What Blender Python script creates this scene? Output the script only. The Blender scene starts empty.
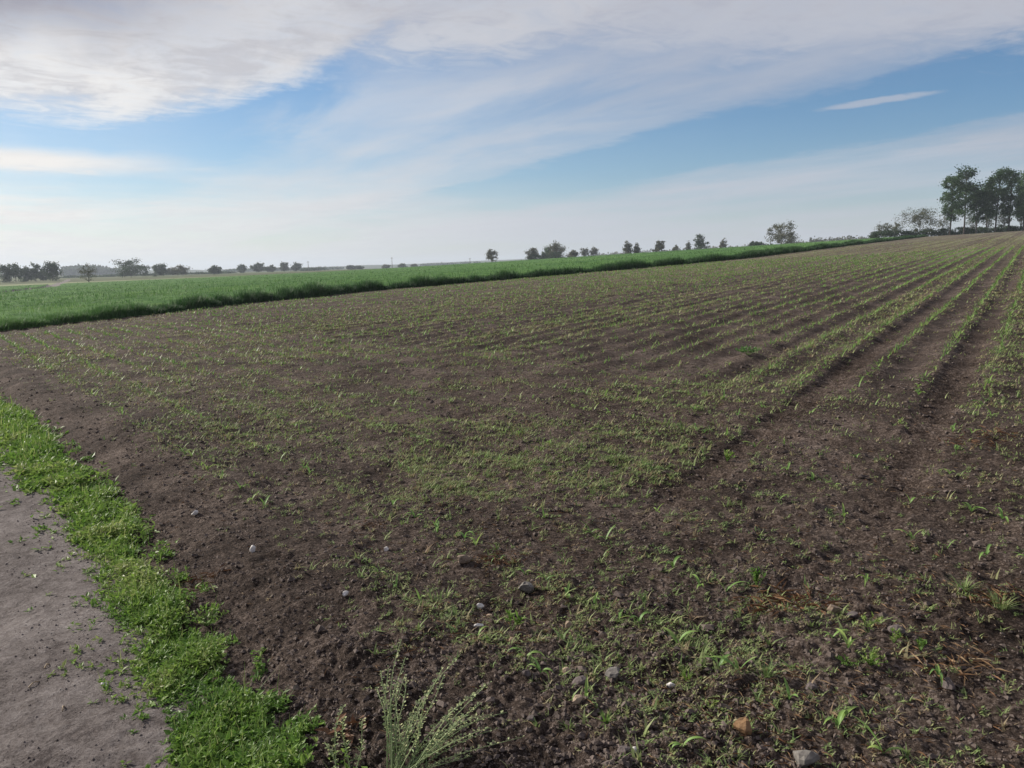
import bpy, math, random
import numpy as np
from mathutils import Matrix, Vector

# ------------------------------------------------------------------ camera, sky, sun, exposure
R = math.radians
sc = bpy.context.scene
COL = sc.collection
F = 804.0                       # focal length in pixels of the 1024 wide picture
PITCH, ROLL, HC = R(8.35), R(1.0), 1.70
cam_d = bpy.data.cameras.new('camera'); cam = bpy.data.objects.new('camera', cam_d); COL.objects.link(cam)
cam_d.sensor_width = 36.0; cam_d.lens = F / 1024 * 36.0; cam_d.clip_start = 0.05; cam_d.clip_end = 30000
CM = Matrix.Rotation(math.pi/2 - PITCH, 4, 'X') @ Matrix.Rotation(-ROLL, 4, 'Z')
cam.matrix_world = Matrix.Translation((0, 0, HC)) @ CM
sc.camera = cam
SUN_AZ, SUN_EL = R(-64), R(27)
SUN_DIR = (math.sin(SUN_AZ)*math.cos(SUN_EL), math.cos(SUN_AZ)*math.cos(SUN_EL), math.sin(SUN_EL))
sd = bpy.data.lights.new('sun', 'SUN'); sun = bpy.data.objects.new('sun', sd); COL.objects.link(sun)
sd.energy = 4.4; sd.angle = R(4); sd.color = (1.0, 0.93, 0.82)
sun.rotation_euler = Vector(SUN_DIR).to_track_quat('Z', 'Y').to_euler()
sc.view_settings.view_transform = 'Standard'; sc.view_settings.look = 'None'
sc.view_settings.gamma = 1.0; sc.view_settings.use_curve_mapping = False
sc.view_settings.exposure = 0.62
SKY_STRENGTH, CLOUD_STRENGTH = 0.067, 0.43


class NT:
    """small helper that writes node trees"""
    def __init__(s, tree): s.t = tree; tree.nodes.clear()
    def n(s, typ, **kw):
        nd = s.t.nodes.new(typ)
        for k, v in kw.items(): setattr(nd, k, v)
        return nd
    def put(s, sock, v):
        if hasattr(v, 'links') or isinstance(v, bpy.types.NodeSocket): s.t.links.new(v, sock)
        elif v is not None: sock.default_value = v
    def m(s, op, a, b=None, c=None, clamp=False):
        nd = s.n('ShaderNodeMath', operation=op, use_clamp=clamp)
        for i, v in enumerate((a, b, c)):
            if v is not None: s.put(nd.inputs[i], v)
        return nd.outputs[0]
    def vec(s, x, y, z=0.0):
        nd = s.n('ShaderNodeCombineXYZ')
        for i, v in enumerate((x, y, z)): s.put(nd.inputs[i], v)
        return nd.outputs[0]
    def sep(s, v):
        nd = s.n('ShaderNodeSeparateXYZ'); s.put(nd.inputs[0], v); return nd.outputs
    def noise(s, v, scale=1.0, detail=4.0, rough=0.55, dist=0.0):
        nd = s.n('ShaderNodeTexNoise'); s.put(nd.inputs['Vector'], v)
        nd.inputs['Scale'].default_value = scale; nd.inputs['Detail'].default_value = detail
        nd.inputs['Roughness'].default_value = rough; nd.inputs['Distortion'].default_value = dist
        return nd.outputs[0]
    def ramp(s, f, els, interp='LINEAR'):
        nd = s.n('ShaderNodeValToRGB'); s.put(nd.inputs[0], f); cr = nd.color_ramp; cr.interpolation = interp
        while len(cr.elements) < len(els): cr.elements.new(0.5)
        for e, (p, c) in zip(cr.elements, els):
            e.position = p; e.color = (c, c, c, 1) if isinstance(c, (int, float)) else (*c, 1)
        return nd.outputs[0]
    def mix(s, f, a, b):
        nd = s.n('ShaderNodeMix', data_type='RGBA'); s.put(nd.inputs[0], f)
        for i, v in ((6, a), (7, b)): s.put(nd.inputs[i], (*v, 1) if isinstance(v, tuple) else v)
        return nd.outputs[2]
    def smooth(s, x, a, b):
        nd = s.n('ShaderNodeMapRange', interpolation_type='SMOOTHSTEP'); s.put(nd.inputs[0], x)
        nd.inputs[1].default_value = a; nd.inputs[2].default_value = b
        return nd.outputs[0]


def build_world():
    w = bpy.data.worlds.new('World'); sc.world = w; w.use_nodes = True
    N = NT(w.node_tree)
    sky = N.n('ShaderNodeTexSky'); sky.sky_type = 'NISHITA'; sky.sun_disc = False
    sky.sun_elevation = SUN_EL; sky.sun_rotation = SUN_AZ; sky.altitude = 100
    sky.air_density = 1.0; sky.dust_density = 0.3; sky.ozone_density = 4.0
    D = N.n('ShaderNodeTexCoord').outputs['Generated']
    x, y, z = N.sep(D)
    zc = N.m('ADD', N.m('MAXIMUM', z, 0.0), 0.03)
    X, Y = N.m('DIVIDE', x, zc), N.m('DIVIDE', y, zc)
    a = R(-31)                                  # direction in which the cloud bands run
    u = N.m('ADD', N.m('MULTIPLY', X, math.sin(a)), N.m('MULTIPLY', Y, math.cos(a)))
    v = N.m('ADD', N.m('MULTIPLY', X, math.cos(a)), N.m('MULTIPLY', Y, -math.sin(a)))
    P = N.vec(v, N.m('MULTIPLY', u, 0.35), 0.0)
    nL = N.noise(P, 0.55, 5, 0.6)               # large lumps
    nM = N.noise(P, 1.7, 6, 0.62, 0.4)          # streaks
    nF = N.noise(N.vec(N.m('MULTIPLY', v, 0.7), u, 3.0), 5.5, 6, 0.68, 0.8)     # ripples
    DS = N.noise(N.vec(N.m('MULTIPLY', x, 3.0), N.m('MULTIPLY', y, 3.0), N.m('MULTIPLY', z, 34.0)), 1.0, 5, 0.6, 0.3)
    c = lambda n, k: N.m('MULTIPLY', N.m('SUBTRACT', n, 0.5), k)
    # thin cirrus veil in bands across v
    vv = N.m('ADD', v, N.m('ADD', c(nM, 1.0), c(nF, 0.35)))
    thin = N.ramp(N.m('DIVIDE', N.m('ADD', vv, 1.0), 12.0), [
        (0.0, 0.40), (0.14, 0.16), (0.180, 0.10), (0.225, 0.48), (0.29, 0.70), (0.345, 0.76), (0.368, 0.60),
        (0.392, 0.05), (0.50, 0.02), (0.530, 0.45), (0.57, 0.74), (0.70, 0.66), (0.80, 0.30), (0.9, 0.6)], 'EASE')
    thin = N.m('MULTIPLY', thin, N.m('ADD', 0.42, N.m('ADD', N.m('MULTIPLY', N.smooth(nM, .34, .64), 0.38), N.m('MULTIPLY', N.smooth(nL, .36, .62), 0.34))), clamp=True)
    # bank of denser cloud overhead and to the left
    ub = N.m('MULTIPLY', N.ramp(N.m('DIVIDE', N.m('ADD', v, 1.0), 10.0), [
        (0.0, 0.84), (0.165, 0.835), (0.20, 0.74), (0.225, 0.57), (0.30, 0.47), (0.40, 0.37), (0.55, 0.2)]), 6.0)
    t = N.m('SUBTRACT', ub, N.m('ADD', u, N.m('ADD', c(nM, 2.0), c(nF, 1.5))))
    thick = N.m('MULTIPLY', N.smooth(t, -0.45, 0.50), N.m('ADD', 0.55, N.m('MULTIPLY', nF, 0.75)), clamp=True)
    # streaks low on the left
    left = N.smooth(v, 1.5, 0.2)
    us = N.m('ADD', u, c(nM, 0.7))
    bar = N.m('MULTIPLY', N.smooth(N.m('ABSOLUTE', N.m('SUBTRACT', us, 6.75)), 0.75, 0.10), left)
    sl = N.m('MULTIPLY', N.smooth(v, 2.2, -0.2), N.smooth(u, 6.2, 6.9))
    sl = N.m('MULTIPLY', sl, N.smooth(N.m('ADD', DS, c(nM, 0.3)), 0.46, 0.60), clamp=True)
    sl = N.m('MAXIMUM', sl, bar)
    veil = N.m('MULTIPLY', N.smooth(u, 5.8, 10.0), N.m('ADD', 0.05, N.m('MULTIPLY', N.smooth(DS, .34, .62), 0.75)), clamp=True)
    # the one small feathered cloud in the blue band
    du = N.m('SUBTRACT', u, 2.85); dv = N.m('SUBTRACT', N.m('ADD', v, N.m('MULTIPLY', du, 0.25)), 4.05)
    g = N.m('ADD', N.m('POWER', N.m('DIVIDE', N.m('ADD', du, c(nF, .3)), 0.30), 2.0), N.m('POWER', N.m('DIVIDE', N.m('ADD', dv, c(nF, .15)), 0.085), 2.0))
    small = N.m('MULTIPLY', N.smooth(g, 1.6, 0.2), 0.62)
    inv = lambda s_: N.m('SUBTRACT', 1.0, s_)
    al = inv(N.m('MULTIPLY', N.m('MULTIPLY', inv(thin), inv(thick)), N.m('MULTIPLY', N.m('MULTIPLY', inv(sl), inv(veil)), inv(small))))
    # pale air towards the horizon
    low = N.m('MULTIPLY', N.m('POWER', 2.718, N.m('MULTIPLY', N.m('MAXIMUM', z, 0.0), -19.0)), 0.62)
    al = inv(N.m('MULTIPLY', inv(al), inv(low)))
    # cloud colour: brighter towards the veiled sun, greyer where the bank is thick
    dt = N.m('ADD', N.m('ADD', N.m('MULTIPLY', x, SUN_DIR[0]), N.m('MULTIPLY', y, SUN_DIR[1])), N.m('MULTIPLY', z, SUN_DIR[2]))
    near = N.smooth(dt, 0.25, 0.95)
    ccol = N.mix(near, (0.84, 0.88, 0.99), (1.50, 1.44, 1.36))
    mott = N.m('MULTIPLY', N.smooth(N.m('ADD', N.m('MULTIPLY', nM, .6), N.m('MULTIPLY', nF, .4)), 0.42, 0.60), N.m('ADD', 0.18, N.m('MULTIPLY', thick, 0.55)))
    ccol = N.mix(mott, ccol, (0.76, 0.77, 0.86))
    over = N.m('MULTIPLY', N.smooth(N.m('ADD', u, c(nL, 2.6)), 4.4, 2.9), N.m('ADD', 0.25, N.m('MULTIPLY', N.smooth(N.m('ADD', v, c(nM, 0.8)), 0.9, 0.1), 0.75)))
    ccol = N.mix(N.m('MULTIPLY', over, 0.92), ccol, (0.45, 0.45, 0.56))
    hs = N.n('ShaderNodeHueSaturation'); hs.inputs['Saturation'].default_value = 1.22; N.put(hs.inputs['Color'], sky.outputs[0])
    bg1 = N.n('ShaderNodeBackground'); N.put(bg1.inputs[0], hs.outputs[0]); bg1.inputs[1].default_value = SKY_STRENGTH
    bg2 = N.n('ShaderNodeBackground'); N.put(bg2.inputs[0], ccol); bg2.inputs[1].default_value = CLOUD_STRENGTH
    ms = N.n('ShaderNodeMixShader'); N.put(ms.inputs[0], al)
    N.put(ms.inputs[1], bg1.outputs[0]); N.put(ms.inputs[2], bg2.outputs[0])
    o = N.n('ShaderNodeOutputWorld'); N.put(o.inputs[0], ms.outputs[0])
    w.cycles.sampling_method = 'MANUAL'; w.cycles.sample_map_resolution = 512
build_world()

rng = np.random.default_rng(7); random.seed(7)

# ------------------------------------------------------------------ maths helpers
CM3 = np.array(CM.to_3x3())
def ray(px, py):
    d = CM3 @ np.array([(px-512)/F, -(py-384)/F, -1.0]); return d/np.linalg.norm(d)
def sstep(x, a, b):
    t = np.clip((np.asarray(x, float)-a)/(b-a), 0, 1); return t*t*(3-2*t)
def _hash(ix, iy, s):
    h = (ix.astype(np.int64)*374761393 + iy.astype(np.int64)*668265263 + s*1442695041) & 0xFFFFFFFF
    h = ((h ^ (h >> 13))*1274126177) & 0xFFFFFFFF
    return ((h ^ (h >> 16)) & 0xFFFFFF)/float(0xFFFFFF)
def vnoise(x, y, s=0):
    ix, iy = np.floor(x), np.floor(y); fx, fy = x-ix, y-iy
    fx = fx*fx*fx*(fx*(fx*6-15)+10); fy = fy*fy*fy*(fy*(fy*6-15)+10)
    a, b, c, d = _hash(ix, iy, s), _hash(ix+1, iy, s), _hash(ix, iy+1, s), _hash(ix+1, iy+1, s)
    return (a+(b-a)*fx)*(1-fy)+(c+(d-c)*fx)*fy
def fbm(x, y, s=0, o=4):
    t, a, n = 0, .5, 0
    for i in range(o): t = t+a*vnoise(x*2**i+i*17.3, y*2**i-i*9.1, s+i); n += a; a *= .5
    return t/n
def worley(x, y, s=0):
    ix, iy = np.floor(x), np.floor(y); best = np.full(np.shape(x), 9.0); hh = np.zeros(np.shape(x))
    for i in (-1, 0, 1):
        for j in (-1, 0, 1):
            cx, cy = ix+i, iy+j
            dx, dy = cx+_hash(cx, cy, s)-x, cy+_hash(cx, cy, s+7)-y
            d = dx*dx+dy*dy; k = d < best
            best = np.where(k, d, best); hh = np.where(k, _hash(cx, cy, s+13), hh)
    return np.sqrt(best), hh

# ------------------------------------------------------------------ the lie of the land
GX, GY = 0.046, 0.0105
def macro(x, y):
    x, y = np.asarray(x, float), np.asarray(y, float)
    r = np.hypot(x, y)+1e-6
    s = (GX*x+GY*y)/r; s = .75*s+.25*np.sqrt(s*s+.006**2)
    f = np.where(r < 255, r, 255+60*(1-np.exp(-(r-255)/60)))
    return s*f
def at(px, py, dz=0.0):
    """point of the ground seen at a pixel"""
    d = ray(px, py); t = .5
    while t < 4000:
        t = t*1.002+.002
        if HC+d[2]*t < float(macro(d[0]*t, d[1]*t))+dz: return d[:2]*t
    return d[:2]*300
A_TR, A_ROW = R(-36), R(33)
def sd_of(x, y): return x*math.sin(A_TR)+y*math.cos(A_TR), x*math.cos(A_TR)-y*math.sin(A_TR)
def uw_of(x, y): return x*math.sin(A_ROW)+y*math.cos(A_ROW), -x*math.cos(A_ROW)+y*math.sin(A_ROW)
def xy_sd(s, d): return s*math.sin(A_TR)+d*math.cos(A_TR), s*math.cos(A_TR)-d*math.sin(A_TR)
def xy_uw(u, w): return u*math.sin(A_ROW)-w*math.cos(A_ROW), u*math.cos(A_ROW)+w*math.sin(A_ROW)
LOW = -0.11                                      # the track and verge lie this much below the field
def _poly(pix, dz):
    q = np.array([sd_of(*at(px, py, dz)) for px, py in pix]); return q[np.argsort(q[:, 0])]
O_PTS = _poly([(362, 790), (322, 745), (258, 665), (200, 590), (150, 525), (100, 470), (60, 430), (0, 392)], LOW)
I_PTS = _poly([(240, 800), (203, 745), (172, 700), (152, 655), (128, 610), (92, 560), (70, 520), (45, 490), (0, 462)], LOW)
far_d = [(60., 1.2), (110., 5.), (190., 21.), (300., 35.), (480., 62.), (900, 120)]
O_S = np.r_[-40, O_PTS[:, 0], 30, [p[0] for p in far_d]]; O_D = np.r_[O_PTS[0, 1], O_PTS[:, 1], O_PTS[-1, 1], [p[1]+2.2 for p in far_d]]
I_S = np.r_[-40, I_PTS[:, 0], 30, [p[0] for p in far_d]]; I_D = np.r_[I_PTS[0, 1], I_PTS[:, 1], I_PTS[-1, 1], [p[1]+1.4 for p in far_d]]
O_D = O_D-.10*sstep(O_S, 40, 20)
def outer(s): return np.interp(s, O_S, O_D)
def inner(s): return np.interp(s, I_S, I_D)
W_PIX = [(0, 331), (60, 324), (120, 318), (240, 304), (370, 291), (500, 280), (620, 270), (740, 259)]
W_PTS = np.array([uw_of(*at(px, py)) for px, py in W_PIX])
W_PTS = W_PTS[np.argsort(W_PTS[:, 0])]
def wheat_edge(u): return np.interp(u, np.r_[W_PTS[:, 0], 160, 250], np.r_[W_PTS[:, 1], W_PTS[-1, 1]+1, W_PTS[-1, 1]+1])
U_END = 262.0
ROW0, ROWSP = 0.35, 0.635
HEAD_D0 = float(np.mean([sd_of(*at(*p))[1] for p in [(376, 502), (435, 526), (620, 620), (678, 645), (738, 683), (837, 735)]]))
HEAD_W = 7.0                                     # width of the headland sown along the track
RUTS = [0.66, 1.94]+[0.66+2.54*k for k in range(-6, 15) if k not in (0,)]
print('headland row', HEAD_D0, 'wheat edge', W_PTS.round(1).tolist())

def rut_mask(u, w):
    m = np.zeros(np.shape(u))
    for i, c in enumerate(RUTS):
        k = 1-sstep(np.abs(w-c-.05*np.sin(u*.15+i)), .10, .22)
        if i > 1:
            s, d = sd_of(*xy_uw(u, w)); k = .75*k*sstep(d-outer(s), HEAD_W-1, HEAD_W+4)
        m = np.maximum(m, k)
    return m*sstep(u, 3.6, 6.0)
def spacing(r): return np.maximum(.0100, .0058*r)
def zone(x, y):
    """0 field, 1 track, 2 verge, 3 wheat, 4 pale far field, 5 far land"""
    s, d = sd_of(x, y); u, w = uw_of(x, y); r = np.hypot(x, y)
    wob = .10*(fbm(x*1.3, y*1.3, 31, 3)-.5)*np.clip(r/3, 1, 4)
    e, i = outer(s)+wob, inner(s)+wob*1.6
    z = np.zeros(np.shape(x), int)
    front = (s > -30)
    wheat = (w > wheat_edge(u)+.25*(fbm(u*.35, w*.1, 5, 3)-.5)) & (u > -60)
    z[wheat] = 3
    z[(u > U_END) & ~wheat] = 5
    z[(d < e-.22) & front] = 2
    z[(d < i) & front] = 1
    z[(d < i-2.7) & front] = 3
    az = np.degrees(np.arctan2(x, y))
    z[(r > np.interp(az, [-8, 2], [290, 262])) & (z != 0) & (z != 1)] = 5
    z[(r > 285+np.interp(az, [-34, -6], [0, 20])) & (r < 400) & (az < -4) & (z != 1)] = 4
    z[r > 560] = 5
    return z
def detail(x, y, z=None):
    x, y = np.asarray(x, float), np.asarray(y, float)
    if z is None: z = zone(np.atleast_1d(x), np.atleast_1d(y)).reshape(np.shape(x))
    s, d = sd_of(x, y); u, w = uw_of(x, y); r = np.hypot(x, y); sp = spacing(r)
    k = lambda L: sstep(L/sp, 1.0, 2.4)
    e = d-outer(s)
    head = 1-sstep(d-outer(s), HEAD_W-1, HEAD_W+1.0)
    rut = rut_mask(u, w)
    rough = .55+.75*fbm(x*.5, y*.5, 3, 3)
    rough = rough*(1-.45*rut)
    w0, h0 = worley(x*3.6+.2*np.sin(y*7), y*3.6, 8)
    w1, h1 = worley(x*9, y*9, 1); w2, h2 = worley(x*21+.3*np.sin(y*30), y*21, 2); w3, h3 = worley(x*46, y*46, 3)
    lum = k(.28)*.060*np.clip(.55-w0, 0, 1)*h0**2 + k(.11)*.050*np.clip(.62-w1, 0, 1)*(h1**2) + k(.048)*.036*np.clip(.62-w2, 0, 1)*h2 + k(.022)*.020*np.clip(.6-w3, 0, 1)*h3
    soil = rough*(lum + k(.5)*.075*(fbm(x*2.2, y*2.2, 11, 4)-.5) + k(.1)*.020*(fbm(x*10, y*10, 12, 3)-.5) + k(.04)*.016*(vnoise(x*38, y*38, 14)-.5) + k(.025)*.010*(vnoise(x*75, y*75, 15)-.5))
    soil = soil + .06*(fbm(x*.45, y*.45, 13, 2)-.5)
    rowr = .024*np.cos((w-ROW0)*2*math.pi/ROWSP)*(1-head)*k(.5)
    rowh = .014*np.cos((d-HEAD_D0)*2*math.pi/ROWSP)*head*k(.5)
    lug = .5+.5*np.sin((u+.55*np.abs(((w*1.0) % .27)-.13))*2*math.pi/.20)
    soil = soil + rowr + rowh - rut*(.020+k(.15)*.042*(lug-.4))
    bank = LOW*(1-sstep(e, -.02, .46)) + .03*np.exp(-((e-.62)/.25)**2)
    soil = soil + bank
    trk = LOW + k(.05)*.016*(fbm(x*6, y*6, 21, 4)-.5) + .045*(fbm(x*1.4, y*1.4, 22, 2)-.5) + k(.05)*.012*np.clip(.5-w1, 0, 1)*h1 + k(.03)*.007*(vnoise(x*60, y*60, 25)-.5) + k(.03)*.030*np.clip(fbm(x*20, y*20, 26, 3)-.5, -.2, .12)*(.4+1.2*fbm(x*2, y*2, 28, 2))
    trk = trk - .035*np.exp(-((d-inner(s)+.75)/.3)**2)
    ver = LOW + .03*(fbm(x*4, y*4, 23, 3)-.2) + .03*sstep(e, -.25, 0)
    over = .045*(fbm(x*8, y*8, 27, 3)-.5)*k(.1)
    ver = trk+(ver-trk+over)*sstep(d-inner(s), .05, .35)
    wh = (.46-.22*sstep(u, 30, 15))*sstep(w-wheat_edge(u), 0.1, 2.2+5*sstep(u, 30, 15))+.16*(fbm(x*.6, y*.6, 24, 3)-.5)*k(1.0)
    return np.select([z == 0, z == 1, z == 2, z == 3], [soil, trk, ver, wh], 0.0)
def ground(x, y):
    return macro(x, y)+detail(x, y)
def gz(x, y): return float(ground(np.array([x]), np.array([y]))[0])

# ------------------------------------------------------------------ mesh helpers
def mesh_np(name, verts, faces, mat=None, parent=None, smooth=False, tint=None, n=3):
    me = bpy.data.meshes.new(name)
    verts = np.asarray(verts, np.float32); faces = np.asarray(faces, np.int32).reshape(-1, n)
    me.vertices.add(len(verts)); me.vertices.foreach_set('co', verts.ravel())
    me.loops.add(faces.size); me.loops.foreach_set('vertex_index', faces.ravel())
    me.polygons.add(len(faces)); me.polygons.foreach_set('loop_start', np.arange(0, faces.size, n, dtype=np.int32))
    me.polygons.foreach_set('use_smooth', np.full(len(faces), smooth))
    if tint is not None:
        a = me.attributes.new('tint', 'FLOAT', 'POINT'); a.data.foreach_set('value', np.asarray(tint, np.float32))
    me.update(calc_edges=True)
    if mat: me.materials.append(mat)
    o = bpy.data.objects.new(name, me); COL.objects.link(o)
    if parent: o.parent = parent
    return o
def link(name, me, parent=None):
    o = bpy.data.objects.new(name, me); COL.objects.link(o)
    if parent: o.parent = parent
    return o
def tag(o, label=None, cat=None, group=None, kind=None):
    for k, v in (('label', label), ('category', cat), ('group', group), ('kind', kind)):
        if v: o[k] = v
    return o
def empty(name, loc, rz=0.0):
    o = bpy.data.objects.new(name, None); COL.objects.link(o); o.location = loc; o.rotation_euler = (0, 0, rz)
    o.empty_display_size = .1; return o
def blades(base, length, width, azim, lean, K=2, tint=None, droop=0.0):
    """N curved tapering blades: K segments each"""
    n = len(base); hx, hy = np.cos(azim), np.sin(azim)
    wx, wy = -hy, hx
    V, T = [], []
    for k in range(K+1):
        t = k/K
        hor = length*(lean*t*t+.12*lean*t); up = length*np.sqrt(np.clip(1-.75*lean**2, .08, 1))*(t-droop*lean*t**3)
        c = np.stack([base[:, 0]+hx*hor, base[:, 1]+hy*hor, base[:, 2]+up], 1)
        if k < K:
            ww = width*(1-t)**.6*.5
            off = np.stack([wx*ww, wy*ww, np.zeros(n)], 1); V += [c-off, c+off]
        else: V.append(c)
    V = np.stack(V, 1); per = 2*K+1; i0 = np.arange(n)*per
    for k in range(K-1):
        a, b, c, d = i0+2*k, i0+2*k+1, i0+2*k+2, i0+2*k+3
        T += [np.stack([a, b, d], 1), np.stack([a, d, c], 1)]
    T.append(np.stack([i0+2*K-2, i0+2*K-1, i0+2*K], 1))
    tt = np.repeat(tint if tint is not None else np.full(n, .5), per)
    return V.reshape(-1, 3), np.concatenate(T), tt
def leaves(base, dirv, nrm, length, width, tint):
    """N diamond leaves"""
    side = np.cross(dirv, nrm); L = length[:, None]; W = width[:, None]*.5
    V = np.stack([base, base+dirv*L*.45+side*W+nrm*L*.06, base+dirv*L-nrm*L*.05, base+dirv*L*.45-side*W+nrm*L*.06], 1)
    i = np.arange(len(base))*4
    T = np.concatenate([np.stack([i, i+1, i+2], 1), np.stack([i, i+2, i+3], 1)])
    return V.reshape(-1, 3), T, np.repeat(tint, 4)
def cat(parts):
    V, T, C, o = [], [], [], 0
    for v, t, c in parts: V.append(v); T.append(t+o); C.append(c); o += len(v)
    return np.concatenate(V), np.concatenate(T), np.concatenate(C)
def unit(v): return v/(np.linalg.norm(v, axis=-1, keepdims=True)+1e-9)
def tube(pts, rad, sides=6, tint=.5):
    pts = np.asarray(pts, float); rad = np.asarray(rad, float); n = len(pts)
    tg = unit(np.gradient(pts, axis=0)); ref = np.array([0.31, .95, .05])
    a = unit(np.cross(tg, ref)); b = np.cross(tg, a)
    th = np.arange(sides)*2*math.pi/sides
    V = pts[:, None]+rad[:, None, None]*(np.cos(th)[None, :, None]*a[:, None]+np.sin(th)[None, :, None]*b[:, None])
    T = []
    for k in range(n-1):
        for j in range(sides):
            p, q = k*sides+j, k*sides+(j+1) % sides
            T += [(p, q, q+sides), (p, q+sides, p+sides)]
    V = V.reshape(-1, 3)
    V = np.concatenate([V, pts[-1:]]); e = (n-1)*sides
    for j in range(sides): T.append((e+j, e+(j+1) % sides, len(V)-1))
    return V, np.array(T), np.full(len(V), tint)

# ------------------------------------------------------------------ materials
def base_mat(name):
    m = bpy.data.materials.new(name); m.use_nodes = True; return m, NT(m.node_tree)
def finish(N, shader): o = N.n('ShaderNodeOutputMaterial'); N.put(o.inputs[0], shader)
def principled(N, col, rough=.9, bump=None, spec=.25):
    p = N.n('ShaderNodeBsdfPrincipled'); N.put(p.inputs['Base Color'], col)
    N.put(p.inputs['Roughness'], rough); p.inputs['Specular IOR Level'].default_value = spec
    if bump is not None: N.put(p.inputs['Normal'], bump)
    return p.outputs[0]
def bump(N, h, dist, strength=1.0, prev=None):
    b = N.n('ShaderNodeBump'); N.put(b.inputs['Height'], h); b.inputs['Distance'].default_value = dist
    b.inputs['Strength'].default_value = strength
    if prev is not None: N.put(b.inputs['Normal'], prev)
    return b.outputs[0]
def pos(N): return N.n('ShaderNodeNewGeometry').outputs['Position']

def soil_mat():
    m, N = base_mat('field_soil'); p = pos(N); x, y, z = N.sep(p)
    w = N.m('ADD', N.m('MULTIPLY', x, -math.cos(A_ROW)), N.m('MULTIPLY', y, math.sin(A_ROW)))
    u = N.m('ADD', N.m('MULTIPLY', x, math.sin(A_ROW)), N.m('MULTIPLY', y, math.cos(A_ROW)))
    n1 = N.noise(p, 1.1, 5, .6); n2 = N.noise(p, 14, 5, .65); n3 = N.noise(p, 60, 5, .8)
    f = N.m('ADD', N.m('MULTIPLY', n1, .28), N.m('ADD', N.m('MULTIPLY', n2, .25), N.m('MULTIPLY', n3, .67)))
    col = N.ramp(f, [(.51, (.023, .0160, .0128)), (.585, (.066, .0475, .0385)), (.645, (.128, .0965, .0805)), (.72, (.285, .228, .196))])
    # crumbs of dry straw
    st = N.smooth(N.noise(N.vec(N.m('MULTIPLY', x, 1.0), N.m('MULTIPLY', y, 2.2), 1.0), 85, 3, .6, 1.2), .66, .74)
    col = N.mix(N.m('MULTIPLY', st, .55), col, (.17, .125, .075))
    # green of small weeds and maize that are too far away to be built one by one, in sown rows
    far = N.smooth(u, 24.0, 70.0)
    lane = N.noise(N.vec(N.m('MULTIPLY', w, 1.1), N.m('MULTIPLY', u, .012), 0.0), 1.0, 4, .7)
    lane2 = N.noise(N.vec(N.m('MULTIPLY', w, .16), N.m('MULTIPLY', u, .010), 5.0), 1.0, 3, .6)
    rows = N.smooth(N.m('COSINE', N.m('MULTIPLY', N.m('SUBTRACT', w, ROW0), 2*math.pi/ROWSP)), .1, .9)
    gr = N.m('ADD', N.m('MULTIPLY', N.smooth(lane, .46, .56), .75), N.m('ADD', N.m('MULTIPLY', N.smooth(lane2, .35, .65), .35), N.m('MULTIPLY', rows, .32)))
    ln = N.m('ABSOLUTE', N.m('SUBTRACT', N.m('FRACT', N.m('ADD', N.m('DIVIDE', N.m('SUBTRACT', w, 0.66), 2.54), 100.5)), 0.5))
    gr = N.m('MULTIPLY', gr, N.m('ADD', 0.15, N.m('MULTIPLY', N.smooth(ln, .06, .15), .85)))
    speck = N.smooth(N.noise(N.vec(x, y, 0.0), 5.0, 4, .75), .32, .68)
    gr = N.m('MULTIPLY', N.m('MULTIPLY', gr, far), N.m('ADD', .25, N.m('MULTIPLY', speck, .75)), clamp=True)
    col = N.mix(N.m('MULTIPLY', gr, .85), col, (.215, .22, .12))
    b = bump(N, N.noise(p, 24, 4, .7), .045, .9); b = bump(N, n3, .028, 1.0, b); b = bump(N, N.noise(p, 220, 4, .75), .008, 1.0, b)
    finish(N, principled(N, col, .95, b, .15)); return m
def track_mat():
    m, N = base_mat('track_earth'); p = pos(N)
    n1 = N.noise(p, 1.6, 5, .6); n2 = N.noise(p, 11, 5, .7, .5); n3 = N.noise(p, 65, 5, .8)
    f = N.m('ADD', N.m('MULTIPLY', n1, .33), N.m('ADD', N.m('MULTIPLY', n2, .34), N.m('MULTIPLY', n3, .43)))
    col = N.ramp(f, [(.47, (.075, .061, .058)), (.525, (.145, .124, .118)), (.585, (.195, .171, .164)), (.66, (.29, .262, .252))])
    crack = N.smooth(N.noise(N.vec(N.m('ADD', N.sep(p)[0], 3.0), N.sep(p)[1], 0.0), 26, 7, .82, .8), .52, .63)
    col = N.mix(N.m('MULTIPLY', crack, .62), col, (.095, .075, .068))
    b = bump(N, n2, .035, .9); b = bump(N, n3, .014, 1.0, b)
    finish(N, principled(N, col, .92, b, .2)); return m
def land_mat(name, els, scale, sp=.1):
    m, N = base_mat(name); p = pos(N); x, y, z = N.sep(p)
    w = N.m('ADD', N.m('MULTIPLY', x, -math.cos(A_ROW)), N.m('MULTIPLY', y, math.sin(A_ROW)))
    u = N.m('ADD', N.m('MULTIPLY', x, math.sin(A_ROW)), N.m('MULTIPLY', y, math.cos(A_ROW)))
    f = N.m('ADD', N.m('MULTIPLY', N.noise(p, scale, 6, .65), .6), N.m('MULTIPLY', N.noise(N.vec(N.m('MULTIPLY', w, .14), N.m('MULTIPLY', u, .012), 0.0), 1.0, 4, .6), .4))
    finish(N, principled(N, N.ramp(f, els), .95, bump(N, N.noise(p, scale*8, 4, .7), .25, .7), sp)); return m
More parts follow.
